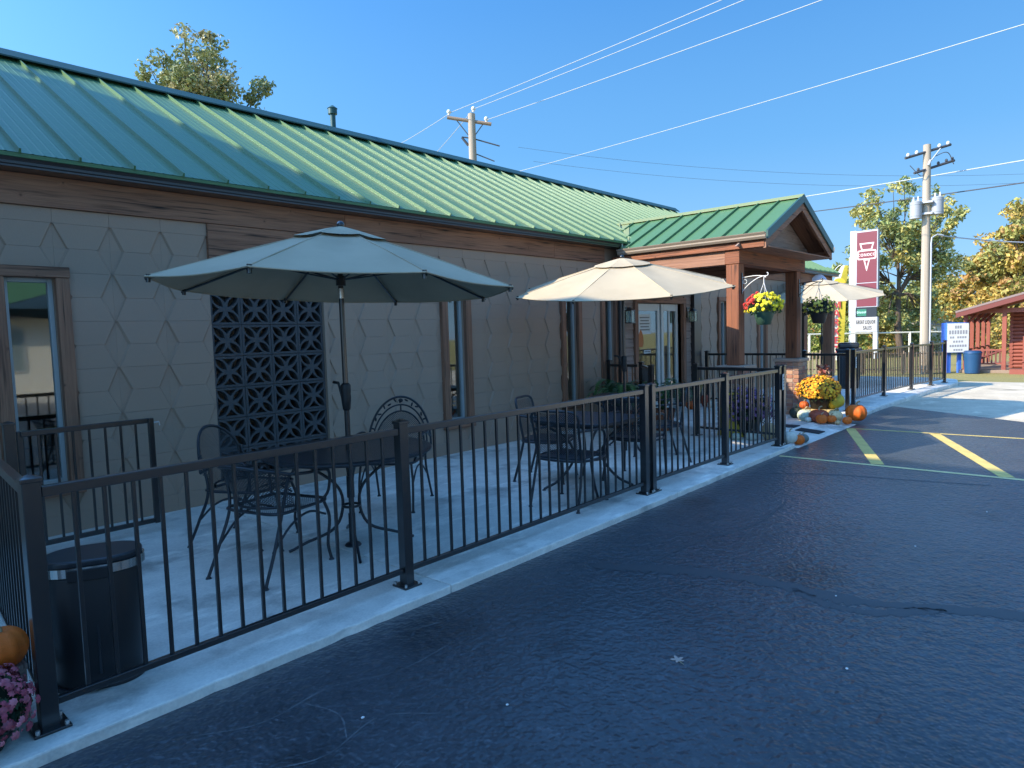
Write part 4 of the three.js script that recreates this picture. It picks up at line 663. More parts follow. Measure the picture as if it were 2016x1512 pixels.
function mum(label, pos, R, sq, cols, pot, count, fs, opts = {}) {
  const m = thing(opts.name || 'mum_plant', label, 'flowers', pos, 0, opts.group || 'potted autumn mums'); const ph = opts.ph ?? .2;
  if (pot) mesh('pot', new THREE.LatheGeometry([[0, 0], [R * .42, 0], [R * .55, ph], [R * .6, ph], [R * .6, ph + .025], [R * .54, ph + .025], [R * .5, ph - .02], [0, ph - .02]].map(p => new THREE.Vector2(...p)), 22), pot, m);
  const cy = ph + R * sq * (opts.lift ?? .55), F = [], C = [], L = [], LC = [];
  for (let i = 0; i < count; i++) {
    const u = rr(-.45, 1), a = rnd() * 6.2832, s = Math.sqrt(1 - u * u), n = V(Math.cos(a) * s, u, Math.sin(a) * s), k = rr(.88, 1.07) * (1 + .09 * Math.sin(a * 3 + pos[0] * 9) * s + .06 * Math.sin(a * 5 + u * 4)); const c = V(n.x * R * k, cy + n.y * R * sq * k, n.z * R * k); if (c.y < .02) continue;
    const col = opts.colorAt ? opts.colorAt(n) : pick(cols), v = rr(.75, 1.2), q = new THREE.Quaternion().setFromUnitVectors(V(0, 1, 0), n.clone().add(V(rr(-.3, .3), rr(-.1, .4), rr(-.3, .3))).normalize()), r = fs * rr(.55, 1.3), N = 7;
    for (let e = 0; e < N; e++) { const a0 = e / N * 6.2832, a1 = (e + 1) / N * 6.2832, am = (a0 + a1) / 2, P = (an, rad, y) => V(Math.cos(an) * rad, y, Math.sin(an) * rad).applyQuaternion(q).add(c), A = P(am, 0, r * .38), B1 = P(a0, r * .75, r * .2), B2 = P(a1, r * .75, r * .2), D = P(am, r * 1.05, -r * .05); F.push(...A.toArray(), ...B1.toArray(), ...B2.toArray(), ...B1.toArray(), ...D.toArray(), ...B2.toArray()); for (let z = 0; z < 6; z++) C.push(col[0] * v, col[1] * v, col[2] * v); }
  }
  for (let i = 0; i < count * (opts.leaf ?? .8); i++) { const u = rr(-.75, .95), a = rnd() * 6.2832, s = Math.sqrt(1 - u * u), k = rr(.7, .97), c = V(Math.cos(a) * s * R * k, cy + u * R * sq * k, Math.sin(a) * s * R * k); if (c.y < .015) continue; leafAt(L, LC, c, fs * rr(1.0, 1.7), [.045, .085, .03], .6); }
  const fl = new THREE.BufferGeometry(); fl.setAttribute('position', new THREE.Float32BufferAttribute(F, 3)); fl.setAttribute('color', new THREE.Float32BufferAttribute(C, 3)); fl.computeVertexNormals(); mesh('blossoms', fl, M.petal, m).userData.kind = 'stuff';
  const lf = new THREE.BufferGeometry(); lf.setAttribute('position', new THREE.Float32BufferAttribute(L, 3)); lf.setAttribute('color', new THREE.Float32BufferAttribute(LC, 3)); lf.computeVertexNormals(); mesh('foliage', lf, M.leafMat, m).userData.kind = 'stuff';
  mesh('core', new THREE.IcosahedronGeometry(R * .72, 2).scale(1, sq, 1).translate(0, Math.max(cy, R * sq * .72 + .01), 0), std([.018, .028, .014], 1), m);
  return m;
}
function leafAt(L, LC, c, s, col, up = 0, len = 1.7) {
  const d = V(rr(-1, 1), rr(-1, 1) + up, rr(-1, 1)).normalize(), w = V(rr(-1, 1), rr(-1, 1), rr(-1, 1)).cross(d).normalize().multiplyScalar(s * .5), e = d.multiplyScalar(s * len * .5), v = rr(.65, 1.3), nn = V().crossVectors(w, e).normalize().multiplyScalar(s * .18);
  const A = c.clone().sub(e), Bq = c.clone().add(w).add(nn), C = c.clone().add(e), D = c.clone().sub(w).add(nn); L.push(...A.toArray(), ...Bq.toArray(), ...C.toArray(), ...A.toArray(), ...C.toArray(), ...D.toArray()); for (let i = 0; i < 6; i++) LC.push(col[0] * v, col[1] * v, col[2] * v);
}
// near left corner, outside the railing
mum('pink mum in full flower at the lower left corner by the railing post', [-3.17, 0, -.43], .185, .85, [[.46, .10, .13], [.58, .17, .20], [.36, .06, .09]], M.darkpot, 620, .014, { ph: .05, lift: .72 });
{ const c = thing('wooden_crate', 'small wooden crate under the orange pumpkin at the left edge', 'crate', [-3.36, 0, -.545], .05); c.scale.set(.62, 1.38, .62); for (const y of [.03, .085, .14]) for (const s of [-1, 1]) { mesh('slat', uvm(box(.26, .042, .012, 0, y, s * .11), 'x', 1, 1, rnd(), rnd()), M.graywood, c); mesh('slat', uvm(box(.012, .042, .208, s * .124, y, 0), 'z', 1, 1, rnd(), rnd()), M.graywood, c); } mesh('lid', uvm(box(.27, .012, .24, 0, .168, 0), 'x'), M.graywood, c); }
pumpkin('orange pumpkin with long pale stem at the left edge beside the railing post', [-3.33, .24, -.552], .093, 'orange', { flat: .95, long: 1.3, turn: -.6 });
// by the railing's end post
pumpkin('white pumpkin half hidden by the end post of the patio railing', [-3.20, 0, -8.86], .095, 'white', { flat: .9 }); pumpkin('round orange pumpkin at the ramp edge beside the railing end', [-3.13, 0, -8.99].map((v, i) => i === 1 ? -.035 : v), .075, 'orange', { flat: .95 }); pumpkin('grey green pumpkin at the ramp edge right of the round orange one', [-3.14, -.036, -9.17], .075, 'gray', { flat: .85 }); pumpkin('tan warty gourd behind the orange pumpkin at the ramp edge', [-3.36, -.02, -9.04], .07, 'tan', { flat: 1.2, lobes: 7, tilt: .4 });
mum('tall purple mum behind the end of the patio railing', [-3.86, 0, -9.10], .31, .95, [[.16, .075, .19], [.23, .12, .26], [.11, .05, .14]], M.darkpot, 520, .024, { ph: .22 });
pumpkin('tall tan pumpkin behind the railing beside the purple mum', [-3.52, 0, -8.98], .095, 'tan', { flat: 1.35 }); pumpkin('white pumpkin behind the railing at the foot of the purple mum', [-3.68, 0, -8.80], .08, 'white', { flat: .9 }); pumpkin('small pale pumpkin behind the railing left of the purple mum', [-3.86, 0, -8.72], .06, 'pale', { flat: .9 });
// display round the right pier
mum('golden orange mum dome beside the right brick pier', [-3.62, .17, -11.34], .315, .72, [[.75, .30, .01], [.80, .40, .015], [.62, .20, .01], [.82, .48, .03]], M.darkpot, 1100, .021, { ph: .17 });
{ const h = thing('straw_bale', 'straw bale under the golden mum', 'straw bale', [-3.62, 0, -11.36], .1); const g = new RoundedBoxGeometry(.5, .17, .34, 5, .03), p = g.attributes.position; for (let i = 0; i < p.count; i++) { const q = .012 * (hash(Math.round(p.getX(i) * 90), Math.round(p.getZ(i) * 90 + p.getY(i) * 60), 7) - .5); p.setXYZ(i, p.getX(i) + q, p.getY(i), p.getZ(i) + q); } g.computeVertexNormals(); g.translate(0, .085, 0); mesh('bale', g, M.straw, h); mesh('twine', merge([box(.004, .174, .346, .12, .086, 0), box(.004, .174, .346, -.12, .086, 0)]), M.stem, h); }
pumpkin('dark green pumpkin against the front of the right brick pier', [-3.98, .0, -11.30], .105, 'green', { flat: .95, stem: 'greenStem' }); pumpkin('pale green white pumpkin left of the red one', [-3.75, 0, -11.05], .12, 'pale', { flat: .85 }); pumpkin('small white gourd in front of the pale green pumpkin', [-3.655, 0, -10.90], .05, 'white', { flat: .9 });
pumpkin('flat ribbed red pumpkin in the middle of the display', [-3.53, 0, -11.02], .15, 'red', { flat: .72, lobes: 14 }); pumpkin('cream pumpkin right of the red one', [-3.33, 0, -11.14], .115, 'cream', { flat: .85 }); pumpkin('small orange gourd in front of the cream pumpkin', [-3.34, 0, -11.0].map((v, i) => i === 1 ? .006 : v), .075, 'orange'); pumpkin('tiny pale gourd between the cream and the large orange pumpkin', [-3.25, 0, -11.0].map((v, i) => i === 1 ? -.02 : v), .042, 'tan');
pumpkin('large bright orange pumpkin at the right end of the display', [-3.10, -.0, -11.42], .155, 'orange', { flat: .92 }); pumpkin('bright orange pumpkin in the front row between the red one and the ramp', [-3.44, 0, -10.86], .085, 'orange', { flat: .9, turn: 1 }); pumpkin('small bright orange pumpkin at the front right of the display', [-3.14, -.02, -11.10], .07, 'orange', { flat: .9 }); pumpkin('yellow striped pumpkin lying on the straw bale', [-3.42, .17, -11.44], .145, 'yellow', { flat: .9, tilt: .5 }); pumpkin('dark orange pumpkin on the straw bale left of the mum', [-3.83, .17, -11.24], .075, 'deep', { flat: .9 });
{ const d = thing('leaf_spray', 'spray of dried red and tan leaves standing behind the golden mum', 'decoration', [-3.66, .17, -11.66]); const L = [], LC = []; for (let i = 0; i < 70; i++) leafAt(L, LC, V(rr(-.1, .1), .52 + rr(-.1, .16), rr(-.1, .1)), .05, pick([[.4, .12, .06], [.45, .3, .2], [.3, .07, .05]]), .4); const g = new THREE.BufferGeometry(); g.setAttribute('position', new THREE.Float32BufferAttribute(L, 3)); g.setAttribute('color', new THREE.Float32BufferAttribute(LC, 3)); g.computeVertexNormals(); mesh('leaves', g, M.leafMat, d); for (let i = 0; i < 5; i++) mesh('stalk', stick([0, 0, 0], [rr(-.07, .07), .58, rr(-.07, .07)], .005), M.stem, d); }
// beside the door
pumpkin('orange pumpkin on the landing left of the corn husks by the door', [-6.02, 0, -11.72 + .1], .1, 'deep', { flat: .95 }); pumpkin('tall deep orange pumpkin beside the door casing', [-6.0, 0, -12.15], .08, 'red', { flat: 1.7 }); pumpkin('white pumpkin at the right of the door', [-5.80, 0, -12.02], .085, 'white', { flat: .9 });
{ const d = thing('corn_husks', 'bundle of pale dried corn husks beside the entrance door', 'decoration', [-6.05, 0, -11.95]); for (let i = 0; i < 16; i++) { const a = rnd() * 6.28, r = rr(.03, .13); mesh('husk', tube([[0, 0, 0], [Math.cos(a) * .03, .25, Math.sin(a) * .03], [Math.cos(a) * r, rr(.42, .6), Math.sin(a) * r]], .008, 6, 4).scale(1, 1, 1), M.straw, d); } }
// ferns in pots left of the entrance
function fern(label, pos, R, pot) {
  const f = thing('potted_fern', label, 'plant', pos, 0, 'potted ferns by the entrance'); mesh('pot', new THREE.LatheGeometry([[0, 0], [.13, 0], [.17, .28], [.185, .28], [.185, .32], [.165, .32], [.15, .27], [0, .27]].map(p => new THREE.Vector2(...p)), 22), pot, f);
  for (let i = 0; i < 34; i++) { const a = rnd() * 6.28, R2 = R * rr(.6, 1.05), h = rr(.3, .62), L = [], LC = []; const c = new THREE.CatmullRomCurve3([V(0, .27, 0), V(Math.cos(a) * R2 * .4, .27 + h * .8, Math.sin(a) * R2 * .4), V(Math.cos(a) * R2 * .85, .27 + h * .75, Math.sin(a) * R2 * .85), V(Math.cos(a) * R2 * 1.1, .27 + h * .35, Math.sin(a) * R2 * 1.1)]); const col = pick([[.07, .17, .045], [.10, .22, .05], [.05, .12, .04]]);
    for (let k = 1; k < 20; k++) { const t = k / 20, p = c.getPoint(t), tn = c.getTangent(t), sd = V(-tn.z, 0, tn.x).normalize(), w = .075 * Math.sin(Math.PI * Math.min(1, t * .9 + .12)), v = rr(.8, 1.2); for (const s of [-1, 1]) { const A = p, Bq = p.clone().addScaledVector(sd, s * w).addScaledVector(tn, .02), C = c.getPoint((k + 1) / 20); L.push(...A.toArray(), ...Bq.toArray(), ...C.toArray()); for (let z = 0; z < 3; z++) LC.push(col[0] * v, col[1] * v, col[2] * v); } }
    const g = new THREE.BufferGeometry(); g.setAttribute('position', new THREE.Float32BufferAttribute(L, 3)); g.setAttribute('color', new THREE.Float32BufferAttribute(LC, 3)); g.computeVertexNormals(); mesh('frond', g, M.leafMat, f); }
}
fern('fern in a dark pot against the wall left of the entrance', [-5.95, 0, -8.98], .52, M.darkpot); fern('fern in a terracotta pot nearest the entrance door', [-5.15, 0, -9.05], .5, M.terracotta); fern('low fern in a terracotta pot beside the planter railing', [-5.5, 0, -8.5], .42, M.terracotta);
/* hanging baskets */
function basket(label, x, y, z, kind) {
  const b = thing('hanging_basket', label, 'hanging basket', [x, y, z], 0, 'hanging baskets on the porch posts');
  mesh('pot', new THREE.LatheGeometry([[0, -.26], [.09, -.26], [.135, -.12], [.15, -.09], [.15, -.075], [.138, -.075], [.12, -.13], [0, -.13]].map(p => new THREE.Vector2(...p)), 22), kind ? M.darkpot : M.greenpot, b);
  const F = [], C = [], L = [], LC = [];
  for (let i = 0; i < 130; i++) { const a = rnd() * 6.28, u = rr(-.35, 1), s = Math.sqrt(1 - u * u * .8), n = V(Math.cos(a) * s, u, Math.sin(a) * s), c = V(n.x * .265 * rr(.75, 1.05), .0 + n.y * .2 * rr(.8, 1.05), n.z * .265 * rr(.75, 1.05)); const red = !kind && n.x < -.15 && n.z > -.2 && n.y > -.2 && n.x < -.4 + .3 * rnd(); if (kind && rnd() > .7) continue;
    const col = kind ? pick([[.85, .72, .10], [.9, .78, .16], [.75, .6, .08]]) : red ? pick([[.55, .03, .02], [.65, .06, .03]]) : pick([[.78, .68, .02], [.85, .75, .05], [.70, .58, .02]]), r = rr(.022, .036) * (kind ? .85 : 1), q = new THREE.Quaternion().setFromUnitVectors(V(0, 1, 0), n.clone().add(V(.2, .2, .3)).normalize());
    for (let lay = 0; lay < 3; lay++) for (let e = 0; e < 8; e++) { const a0 = (e + lay * .5) / 8 * 6.2832, r2 = r * (1 - lay * .26), P = (an, rad, yy) => V(Math.cos(an) * rad, yy, Math.sin(an) * rad).applyQuaternion(q).add(c), v = rr(.8, 1.15); for (const p of [P(a0, 0, lay * r * .25), P(a0 - .4, r2, lay * r * .3), P(a0 + .4, r2, lay * r * .3)]) { F.push(...p.toArray()); C.push(col[0] * v, col[1] * v, col[2] * v); } } }
  for (let i = 0; i < 420; i++) { const a = rnd() * 6.28, u = rr(-.6, .9), s = Math.sqrt(1 - u * u), k = rr(.5, .98); leafAt(L, LC, V(Math.cos(a) * s * .26 * k, u * .19 * k - .01, Math.sin(a) * s * .26 * k), rr(.025, .045), kind ? [.035, .06, .03] : [.06, .13, .03], .3); }
  const mk = (p, c, nm, m) => { const g = new THREE.BufferGeometry(); g.setAttribute('position', new THREE.Float32BufferAttribute(p, 3)); g.setAttribute('color', new THREE.Float32BufferAttribute(c, 3)); g.computeVertexNormals(); mesh(nm, g, m, b).userData.kind = 'stuff'; };
  mk(F, C, 'blossoms', M.petal); mk(L, LC, 'foliage', M.leafMat);
  for (let k = 0; k < 3; k++) { const a = k * 2.094 + .4; mesh('hanger_wire', stick([Math.cos(a) * .145, -.08, Math.sin(a) * .145], [0, .34, 0], .004), M.white, b); } mesh('hook', tube([[0, .33, 0], [.0, .4, 0], [.015, .425, 0], [.03, .41, 0]], .006, 10), M.white, b);
  return b;
}
basket('hanging basket with yellow and red blooms on the left porch post', -3.83, 1.80, -9.6, 0); basket('hanging basket with sparse pale yellow blooms on the right porch post', -3.83, 1.80, -11.93, 1);
for (const [z, l, m] of [[-9.6, 'scrolled bracket on the left porch post', M.whiteTrim], [-11.93, 'scrolled bracket on the right porch post', M.fence]]) { const b = thing('basket_bracket', l, 'bracket', [PX + .098, 2.17, z], 0, 'basket brackets'); mesh('plate', merge([box(.012, .3, .022, .006, -.02, 0)]), M.fence, b); mesh('arm', merge([tube([[.01, .06, 0], [.2, .075, 0], [.36, .06, 0], [.39, .09, 0], [.37, .11, 0]], .007, 20), tube([[.01, -.14, 0], [.1, -.05, 0], [.22, .03, 0], [.31, .06, 0]], .007, 16), new THREE.TorusGeometry(.03, .005, 5, 14).translate(.05, .0, 0).toNonIndexed()]), m, b); }

/* ------------------------------------------------------------------ beyond the restaurant */
function timberPole(name, label, x, z, yTop, r0, r1, lean = [0, 0]) {
  const y0 = gy(z) - .04, p = thing(name, label, 'utility pole', [x, y0, z]); const h = yTop - y0;
  mesh('shaft', stick([0, 0, 0], [lean[0], h, lean[1]], r0, r1, 18), M.pole, p); return [p, h];
}
{
  const [p, h] = timberPole('utility_pole', 'wooden utility pole with two crossarms and grey transformers behind the far walk', -6.72, -35.2, 9.35, .2, .15, [-.06, -.2]);
  const arm = (y, a, b, nm = 'crossarm') => mesh(nm, stick([a[0], y, a[1]], [b[0], y + .2, b[1]], .06, .06, 6), M.oldwood, p);
  mesh('crossarm', stick([-.75, h - .58, .55], [.72, h - .02, -.9], .062, .062, 6), M.wireDark, p); mesh('crossarm', stick([-.45, h - 1.25, .3], [.85, h - .72, -1.0], .06, .06, 6), M.wireDark, p);
  for (const t of [.06, .25, .75, .94]) { mesh('insulator', new THREE.SphereGeometry(.075, 8, 6).scale(1, 1.2, 1).translate(-.75 + 1.47 * t, h - .48 + .56 * t, .55 - 1.45 * t), M.white, p); }
  for (const t of [.1, .6, .8, .95]) mesh('insulator', new THREE.SphereGeometry(.06, 8, 6).scale(1, 1.3, 1).translate(-.45 + 1.3 * t, h - 1.14 + .53 * t, .3 - 1.3 * t), M.wireDark, p);
  mesh('fuse_bracket', merge([stick([.4, h - .2, -.5], [.12, h - .75, -.1], .03), stick([.1, h - .72, -.1], [.05, h - .95, .02], .05)]), M.wire, p);
  for (const [x, z, y] of [[-.38, .22, h - 3.25], [.36, -.28, h - 3.1]]) { const t = mesh('transformer', merge([cyl(.24, .24, .72, x, y, z, 18), cyl(.245, .18, .06, x, y + .72, z, 18), cyl(.25, .25, .04, x, y + .1, z, 18), cyl(.25, .25, .04, x, y + .6, z, 18)]), std([.32, .33, .34], .45), p); for (const s of [-1, 1]) mesh('bushing', cyl(.04, .03, .2, x + s * .1, y + .76, z + s * .05, 8), M.white, t); }
  mesh('mounting_band', merge([box(.5, .08, .3, 0, h - 2.55, 0), box(.5, .08, .3, 0, h - 3.05, 0)]), M.wire, p);
  mesh('conduit', tube([[.22, .2, .1], [.21, h * .5, .05], [.2, h - 4.2, -.02], [.35, h - 4.0, -.1], [.6, h - 4.05, -.3]], .035, 24), M.wire, p);
  mesh('drop_loop', merge([tube([[-.6, h - .9, .4], [-.2, h - 1.4, .2], [.0, h - 1.15, .1]], .016, 14, 5), tube([[.2, h - .55, -.3], [.65, h - .4, -.6], [.85, h - .9, -.9]], .018, 14, 5)]), M.wireDark, p);
}
{
  const [p, h] = timberPole('utility_pole', 'wooden utility pole with one crossarm rising behind the roof ridge', -21.79, -21.84, 11.3, .22, .16, [0, 0]);
  const a = V(-.8, h - .12, .72), b = V(.66, h - .48, -.56); mesh('crossarm', stick(a, b, .085, .085, 6), M.oldwood, p);
  for (const [x, y, z] of [[-.74, h + .06, .67], [.08, h + .16, -.05], [.5, h - .3, -.42]]) mesh('insulator', merge([cyl(.05, .05, .1, x, y - .08, z, 8), new THREE.SphereGeometry(.1, 10, 7).translate(x, y + .06, z).toNonIndexed()]), M.white, p);
  mesh('brace', merge([stick([-.5, h - .25, .44], [-.1, h - .95, .1], .022), stick([.4, h - .45, -.32], [.12, h - .9, -.1], .022)]), M.wireDark, p);
  mesh('fuse_cutout', merge([stick([-.35, h - 1.0, .3], [-.16, h - 1.35, .1], .05, .06), stick([-.35, h - .98, .3], [0, h - 1.06, 0], .03), stick([.1, h - 1.1, -.1], [.95, h - 1.45, -.75], .03), stick([.12, h - 1.75, -.12], [.75, h - 2.1, -.6], .025)]), M.wireDark, p);
  mesh('transformer', merge([cyl(.22, .22, .7, -.35, h - 3.0, .3, 16), cyl(.225, .17, .06, -.35, h - 2.3, .3, 16)]), std([.45, .46, .47], .45), p);
}
function wire(name, label, a, b, r, sag, m = M.wire) { const A = V(...a), Bq = V(...b), pts = []; for (let i = 0; i <= 24; i++) { const t = i / 24, q = A.clone().lerp(Bq, t); q.y -= sag * 4 * t * (1 - t); pts.push(q); } tag(mesh(name, tube(pts, r, 60, 5), m), label, 'wire', 'overhead lines'); }
wire('power_line', 'leftmost power line running up from the pole behind the ridge', [-22.42, 11.41, -21.25], [2.66, 11.02, -18.11], .012, .12); wire('power_line', 'second power line from the left rising from the ridge pole', [-21.73, 11.51, -21.91], [3.2, 11.05, -18.65], .012, .12); wire('power_line', 'third power line from the left rising from the ridge pole', [-21.31, 11.0, -22.24], [4.75, 10.99, -20.6], .013, .1);
wire('power_line', 'thin back span of the outer line behind the roof ridge', [-22.42, 11.41, -21.25], [-36.5, 13.4, -27.8], .014, .1); wire('power_line', 'thin back span of the middle line behind the roof ridge', [-21.73, 11.51, -21.91], [-35.2, 12.7, -30.3], .014, .1);
wire('power_line', 'long high line crossing the sky from behind the ridge to the upper right corner', [-30.47, 12.21, -34.36], [14.32, 9.37, -20.57], .015, .25);
wire('power_line', 'pale thick line passing the crossarms of the right utility pole', [-18.5, 9.38, -43.59], [8.85, 7.2, -29.2], .026, .12); wire('cable', 'dark cable passing below the crossarms of the right utility pole', [-13.91, 8.19, -42.23], [5.22, 6.45, -30.17], .028, .1, M.wireDark);
wire('service_wire', 'pale service wire leaving the right utility pole toward the trees at right', [-6.43, 5.39, -36.0], [-2.69, 4.94, -40.06], .028, .08); wire('power_line', 'upper faint far line low over the ridge', [-47.15, 20.76, -53.93], [-7.52, 16.43, -89.51], .013, 1.2, M.wireDark); wire('power_line', 'lower faint far line low over the ridge', [-45.94, 19.25, -54.88], [-7.84, 15.52, -89.12], .013, 1.2, M.wireDark);

/* tall fuel sign */
{
  const z = -66.3, g0 = gy(z) - .04, s = thing('pylon_sign', 'tall white framed fuel station sign with red panels behind the far umbrella', 'sign', [-12.86, 1.52 + (g0 - 1.52) * .75, -49.7], -.1), Y = y => y - g0; s.scale.setScalar(.75);
  mesh('post', merge([bb(-1.42, -.92, -.8, Y(9.75), -.2, .2, .03), bb(-1.5, -.92, -.8, Y(7.45), -.22, .22, .03)]), M.white, s); mesh('post', bb(.55, .9, -.8, Y(.8), -.15, .15, .02), M.white, s); mesh('cabinet', merge([bb(-.92, .92, Y(2.93), Y(9.7), -.22, .2, .02), bb(-.92, .92, Y(.72), Y(2.05), -.2, .2, .02)]), std([.4, .4, .42], .5), s);
  mesh('red_panel', bb(-.84, .84, Y(5.12), Y(9.55), .201, .215), M.red, s); mesh('red_panel', bb(-.84, .84, Y(3.0), Y(5.05), .201, .215), M.red, s); mesh('price_panel', bb(-.86, .86, Y(2.06), Y(2.92), .1, .21), std([.012, .014, .018], .3), s); mesh('letter_board', bb(-.86, .86, Y(.78), Y(1.98), .201, .215), std([.36, .34, .32], .7), s);
  const pk = std([.72, .5, .46], .5), ring = (o, i) => { const a = new THREE.Shape(o.map(p => new THREE.Vector2(...p))); a.holes.push(new THREE.Path(i.map(p => new THREE.Vector2(...p)))); return new THREE.ExtrudeGeometry(a, { depth: .012, bevelEnabled: false }); };
  const cap = (w, h) => { const q = [], r = .16; for (const [cx, cy, a0] of [[w - r, h - r, 0], [-w + r, h - r, 1], [-w + r, -h + r, 2], [w - r, -h + r, 3]]) for (let k = 0; k <= 4; k++) { const a = (a0 + k / 4) * Math.PI / 2; q.push([cx + Math.cos(a) * r, cy + Math.sin(a) * r]); } return q; };
  const em = merge([ring([[-.62, .98], [.62, .98], [.44, .34], [-.44, .34]], [[-.47, .86], [.47, .86], [.35, .42], [-.35, .42]]).translate(0, Y(7.62), .216), ring(cap(.8, .42), cap(.7, .31)).translate(0, Y(7.55), .216), ring([[-.27, -.43], [.27, -.43], [.02, -1.42], [-.02, -1.42]], [[-.14, -.5], [.14, -.5], [0, -1.12]]).translate(0, Y(7.55), .216)]); mesh('emblem', em, pk, s);
  mesh('lettering', text('CONOCO', bold, .25, .014).translate(0, Y(7.55), .216), pk, s); mesh('lettering', merge([text('WHITE OAK', serifBold, .22, .014).translate(0, Y(4.3), .216), text('STATION', serifBold, .2, .014).translate(0, Y(3.85), .216)]), pk, s);
  mesh('lettering', merge([text('GREAT LIQUOR', bold, .32, .012).scale(.52, 1, 1).translate(-.05, Y(1.58), .216), text('SALES', bold, .32, .012).scale(.6, 1, 1).translate(.1, Y(1.1), .216)]), M.blackInk, s); mesh('price_light', bb(-.78, .0, Y(2.16), Y(2.78), .211, .222), std([.01, .13, .07], .4), s); mesh('lettering', text('Diesel', bold, .2, .008).translate(-.4, Y(2.5), .223), std([.4, .6, .5], .5), s);
}
/* feather flag */
{
  const z = -36.6, g0 = gy(z) - .04, f = thing('feather_flag', 'yellow feather flag with red letters running down behind the far umbrella', 'flag', [-10.82, g0, -36.3], .27); const H = 4.45 - g0;
  const pts = []; for (let i = 0; i <= 24; i++) { const t = i / 24; pts.push(t < .74 ? V(-.24, t / .74 * (H - 1.0), 0) : V(-.24 + .5 * (1 - Math.cos((t - .74) / .26 * 1.5)), H - 1.0 + 1.0 * Math.sin((t - .74) / .26 * 1.5), 0)); } mesh('pole', tube(pts, .018, 40), M.white, f);
  const W = t => t < .72 ? .34 + .16 * t : .46 * Math.cos((t - .72) / .28 * 1.45), v1 = [], v2 = [], N = 26, xl = t => t < .72 ? -.225 : -.225 + .5 * (1 - Math.cos((t - .72) / .28 * 1.5)), yy = t => .55 + (H - .58) * t, wv = (t, x) => .04 * Math.sin(t * 9 + x * 5);
  const Q = (t, u) => { const x = xl(t) + (W(t) + .22) * u; return [x, yy(t), wv(t, x)]; }; for (let i = 0; i < N; i++) { const a = i / N, b = (i + 1) / N; v1.push(...Q(a, .5), ...Q(a, 1), ...Q(b, 1), ...Q(a, .5), ...Q(b, 1), ...Q(b, .5)); v2.push(...Q(a, 0), ...Q(a, .5), ...Q(b, .5), ...Q(a, 0), ...Q(b, .5), ...Q(b, 0)); }
  const G = v => tri(v); mesh('yellow_cloth', G(v1), std([.4, .32, .02], .7), f); mesh('white_cloth', G(v2), std([.66, .62, .5], .7), f);
  'MARKET'.split('').forEach((c, i) => mesh('letter', text(c, bold, .36, .02).translate(.02, 2.50 - g0 - i * .447, .06), std([.42, .04, .04], .6), f)); mesh('yellow_top', new THREE.CircleGeometry(.3, 18, .2, 2.6).translate(.14, H - .95, .055), std([.6, .38, .02], .7), f);
}
/* blue letter board sign */
{
  const s = thing('letter_board_sign', 'blue cabinet letter board sign on two blue posts beside the cabin', 'sign', [-5.72, gy(-36.2) - .04, -36.2], .62), g = .86; mesh('cabinet', rbox(.95, 1.36, .5, 0, .74 + g, 0, .03), M.blue, s); mesh('board', box(.9, 1.3, .012, 0, .74 + g, .252), M.paper, s); for (const x of [-.25, .2]) mesh('post', rbox(.14, g + .1, .14, x, (g + .1) / 2, -.03), M.blue, s);
  const ink = std([.3, .29, .3], .8); [[.30, .48, .13], [.8, .25, .17], [.72, .02, .09], [.45, -.17, .09], [.74, -.36, .1], [.4, -.54, .08]].forEach(([w, y, h], r) => { const n = Math.round(w / .11); for (let k = 0; k < n; k++) if (hash(r, k, 5) > .12) mesh('letter', box(.075, h, .004, -w / 2 + (k + .5) * w / n, .74 + g + y, .26), ink, s); });
}
